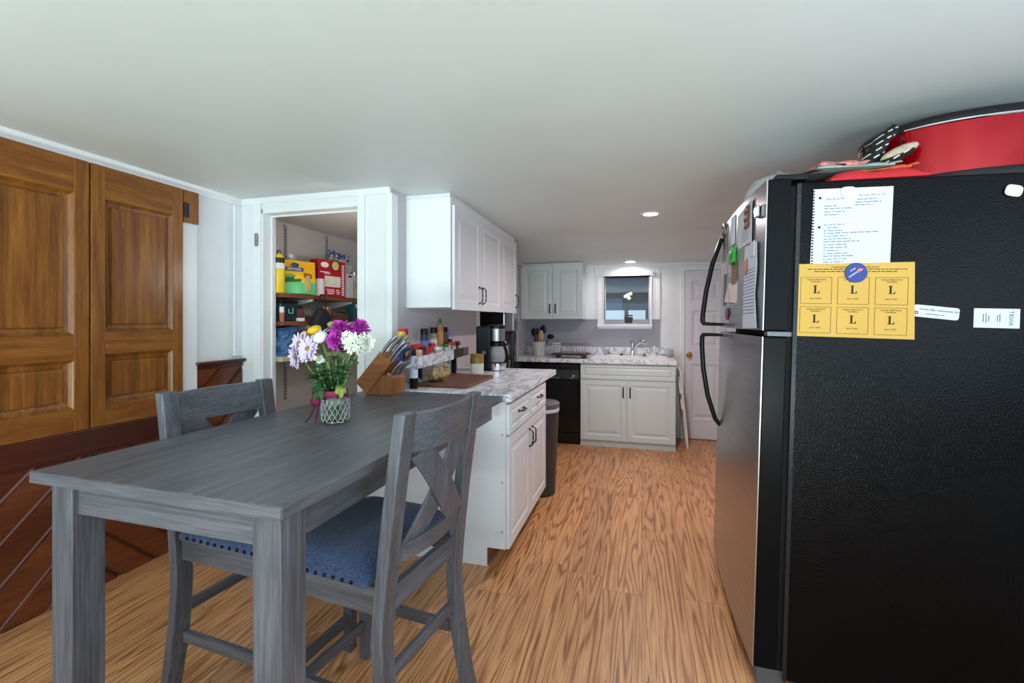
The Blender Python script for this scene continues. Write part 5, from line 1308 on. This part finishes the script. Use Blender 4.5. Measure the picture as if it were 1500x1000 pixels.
# oven mitt with dashes, draped against the roaster
tm = NT('dashed_cloth'); tcn = tm.n('ShaderNodeTexCoord'); bk = tm.n('ShaderNodeTexBrick')
bk.offset = .5; bk.inputs['Scale'].default_value = 1.0
for k_, v_ in (('Color1', rgb(226,222,210)), ('Color2', rgb(226,222,210)), ('Mortar', rgb(22,24,30))): bk.inputs[k_].default_value = v_
bk.inputs['Mortar Size'].default_value = .0075; bk.inputs['Brick Width'].default_value = .034; bk.inputs['Row Height'].default_value = .0185; bk.inputs['Mortar Smooth'].default_value = .1
mpn = tm.n('ShaderNodeMapping'); mpn.inputs['Rotation'].default_value = (R(90), 0, R(30)); tm.l(tcn.outputs['Object'], mpn.inputs['Vector']); tm.l(mpn.outputs['Vector'], bk.inputs['Vector'])
tm.col(bk.outputs['Color']); tm.set(Roughness=.9); DASH = tm.m
CREAMC = plain('mitt_lining', rgb(190,172,152), .95, var=.2, vscale=60)
zt2 = ftop(.8)
om = thing('oven_mitt', 'black oven mitt with white dashes leaning on the red roaster', 'oven mitt', (.83, 2.0, zt2+.03), R(0))
m = MB(); N = 14; pts = [(-.13,.0,.028),(-.09,-.005,.035),(-.05,-.01,.055),(-.015,-.015,.10),(.01,-.012,.15),(.035,.0,.175),(.065,.02,.18)]
m.tube(pts, [.03,.042,.052,.058,.054,.044,.026], 14, flat=.45); m.build('mitt_hand', DASH, om, smooth=True)
m = MB(); m.tube([(-.06,-.05,.035),(-.02,-.055,.045),(.03,-.06,.07),(.075,-.06,.095)], [.022,.032,.034,.03], 14, flat=.45); m.build('mitt_thumb', DASH, om, smooth=True)
MB().ball((.04,-.066,.088), (.062,.030,.020), 16, 10, Matrix.Translation((.04,-.066,.088)) @ Matrix.Rotation(R(-24),4,'Y') @ Matrix.Translation((-.04,.066,-.088))).build('cuff_lining', CREAMC, om, smooth=True)
MB().tube([(.055,-.05,.18),(.045,-.06,.14),(.05,-.062,.10)], .003, 6).build('hanging_loop', BLKM, om)
def pad(name, label, cx, cy, z, w, d, th, mat, rz=0, tilt=0, cat='pot holder'):
    o = thing(name, label, cat, (cx, cy, z), rot=(0, R(tilt), R(rz)))
    m = cushion(-w/2, w/2, -d/2, d/2, 0, th, 10)
    for v_ in m.bm.verts: v_.co.z += .004*math.sin(v_.co.x*40+v_.co.y*25)*min(1, v_.co.z/.01)
    m.build('quilted_pad', mat, o, smooth=60)
    MB().tube([(w/2-.01,-d/2+.01,th*.5),(w/2+.015,-d/2-.01,th*.5),(w/2+.004,-d/2-.015,th*.5),(w/2-.015,-d/2+.005,th*.5)], .002, 6).build('hanging_loop', mat, o)
    return o
pad('pot_holder', 'red pot holder lying at the front edge of the refrigerator top', .765, 1.905, ftop(.72)+.004, .29, .15, .034, REDC, 3, 0)
pad('pot_holder', 'grey-green pot holder under the red patterned one', .70, 1.925, ftop(.66)+.052, .24, .15, .014, plain('sage_cloth', rgb(150,164,158), .9), 6)
pad('pot_holder', 'orange striped pot holder over the red one at the front', .79, 1.915, ftop(.74)+.038, .17, .12, .013, plain('orange_cloth', rgb(206,90,44), .9, var=.4, vscale=30), -8)
pad('pot_holder', 'white and red patterned pot holder on top of the cloth pile', .665, 1.945, ftop(.66)+.070, .15, .12, .024, plain('red_white_cloth', rgb(200,120,116), .9, var=.6, vscale=45), 14)
o = thing('splatter_screen', 'black rimmed splatter screen lying at the left of the refrigerator top', 'screen', (.60, 2.00, ftop(.58)+.040))
MB().tube([(.14*math.cos(k*.2618), .14*math.sin(k*.2618), .012+.03*math.cos(k*.2618)) for k in range(24)], .005, 8, closed=True).build('rim', BLKP, o, smooth=True)
MB().lathe([(.135,0),(.13,.003),(.0,.004)], n=24).build('mesh_disc', plain('mesh_grey', rgb(120,126,126), .4, .4), o)
o = thing('cake_dome', 'frosted clear plastic dome lid at the far left of the refrigerator top', 'lid', (.60, 2.36, ftop(.58)+.004))
MB().lathe([(.145,0),(.145,.06),(.14,.10),(.11,.15),(.06,.17),(0,.175)], n=32).build('dome', plain('frosted_dome', rgb(196,194,198), .2, spec=.5), o, smooth=True)
MB().lathe([(.016,.174),(.012,.185),(.018,.191),(0,.195)], n=14).build('dome_knob', CLEARP, o, smooth=True)

# ------------------------------------------------------------------ recessed lights
EM = emit('lamp_disc', (1, .93, .92, 1), 14)
for i, (x, y, lbl, e) in enumerate(((.063, 3.571, 'recessed ceiling light in the middle of the aisle', 26), (-.122, 5.27, 'recessed ceiling light just in front of the sink window', 5))):
    z = zc(y)
    o = thing('recessed_light', lbl, 'ceiling light', (x, y, z), 0, 'recessed ceiling lights')
    MB().lathe([(.052,-.001),(.053,-.005),(.075,-.004),(.078,.0)], n=32, caps=False).build('trim_ring', TRIM, o, smooth=True)
    MB().lathe([(.051,-.003),(0,-.003)], n=32).build('lens', EM, o)
    L = bpy.data.lights.new('downlight', 'AREA'); L.shape = 'DISK'; L.size = .1; L.energy = e; L.color = (1, .86, .88); L.spread = R(165)
    lo = bpy.data.objects.new('downlight', L); COL.objects.link(lo); lo.location = (x, y, z-.012)

# ------------------------------------------------------------------ daylight at the assumed windows, and added fill lamps
def area(name, loc, rot, sx, sy, e, c, spread=170):
    L = bpy.data.lights.new(name, 'AREA'); L.shape = 'RECTANGLE'; L.size = sx; L.size_y = sy; L.energy = e; L.color = c; L.spread = R(spread)
    o = bpy.data.objects.new(name, L); COL.objects.link(o); o.location = loc; o.rotation_euler = rot; return o
for a, b in wins:
    # sky light coming in level, and an added lamp aimed up to brighten the ceiling
    area('sky_daylight', ((a+b)/2, YB-.01, 1.45), (R(90), 0, 0), b-a-.1, 1.0, 9*(b-a), (.46, .70, 1.0))
    area('lawn_bounce', ((a+b)/2, YB-.03, .42), (R(140), 0, 0), b-a-.1, .5, 75*(b-a), (.84, 1.0, .97), 112)
area('side_daylight', (XR+.02, (sa+sb_)/2, 1.45), (R(116), 0, R(90)), sb_-sa-.1, 1.0, 40, (.66, .82, 1.0))  # added lamp at the unseen side window, tilted up to lighten the ceiling
L = bpy.data.lights.new('pantry_bulb', 'POINT'); L.energy = 6; L.color = (1, .95, .9); L.shadow_soft_size = .05  # added lamp without a fixture, out of view, brightens the pantry
lo = bpy.data.objects.new('pantry_bulb', L); COL.objects.link(lo); lo.location = (-1.62, 2.85, 1.65)
W = bpy.data.worlds.new('sky'); SC.world = W; W.use_nodes = True
bgn = W.node_tree.nodes['Background']; bgn.inputs['Color'].default_value = (.62, .86, 1.0, 1); bgn.inputs['Strength'].default_value = 1.2

# ------------------------------------------------------------------ camera
cam = bpy.data.cameras.new('camera'); co = bpy.data.objects.new('camera', cam); COL.objects.link(co)
cam.sensor_width = 36; cam.lens = 680/1500*36; cam.shift_y = -30/1500; cam.clip_start = .05
co.location = (0, 0, 1.30); co.rotation_euler = (R(90), 0, math.atan(190/680))
SC.camera = co
SC.view_settings.view_transform = 'Standard'; SC.view_settings.look = 'None'; SC.view_settings.exposure = -.57; SC.view_settings.gamma = 1
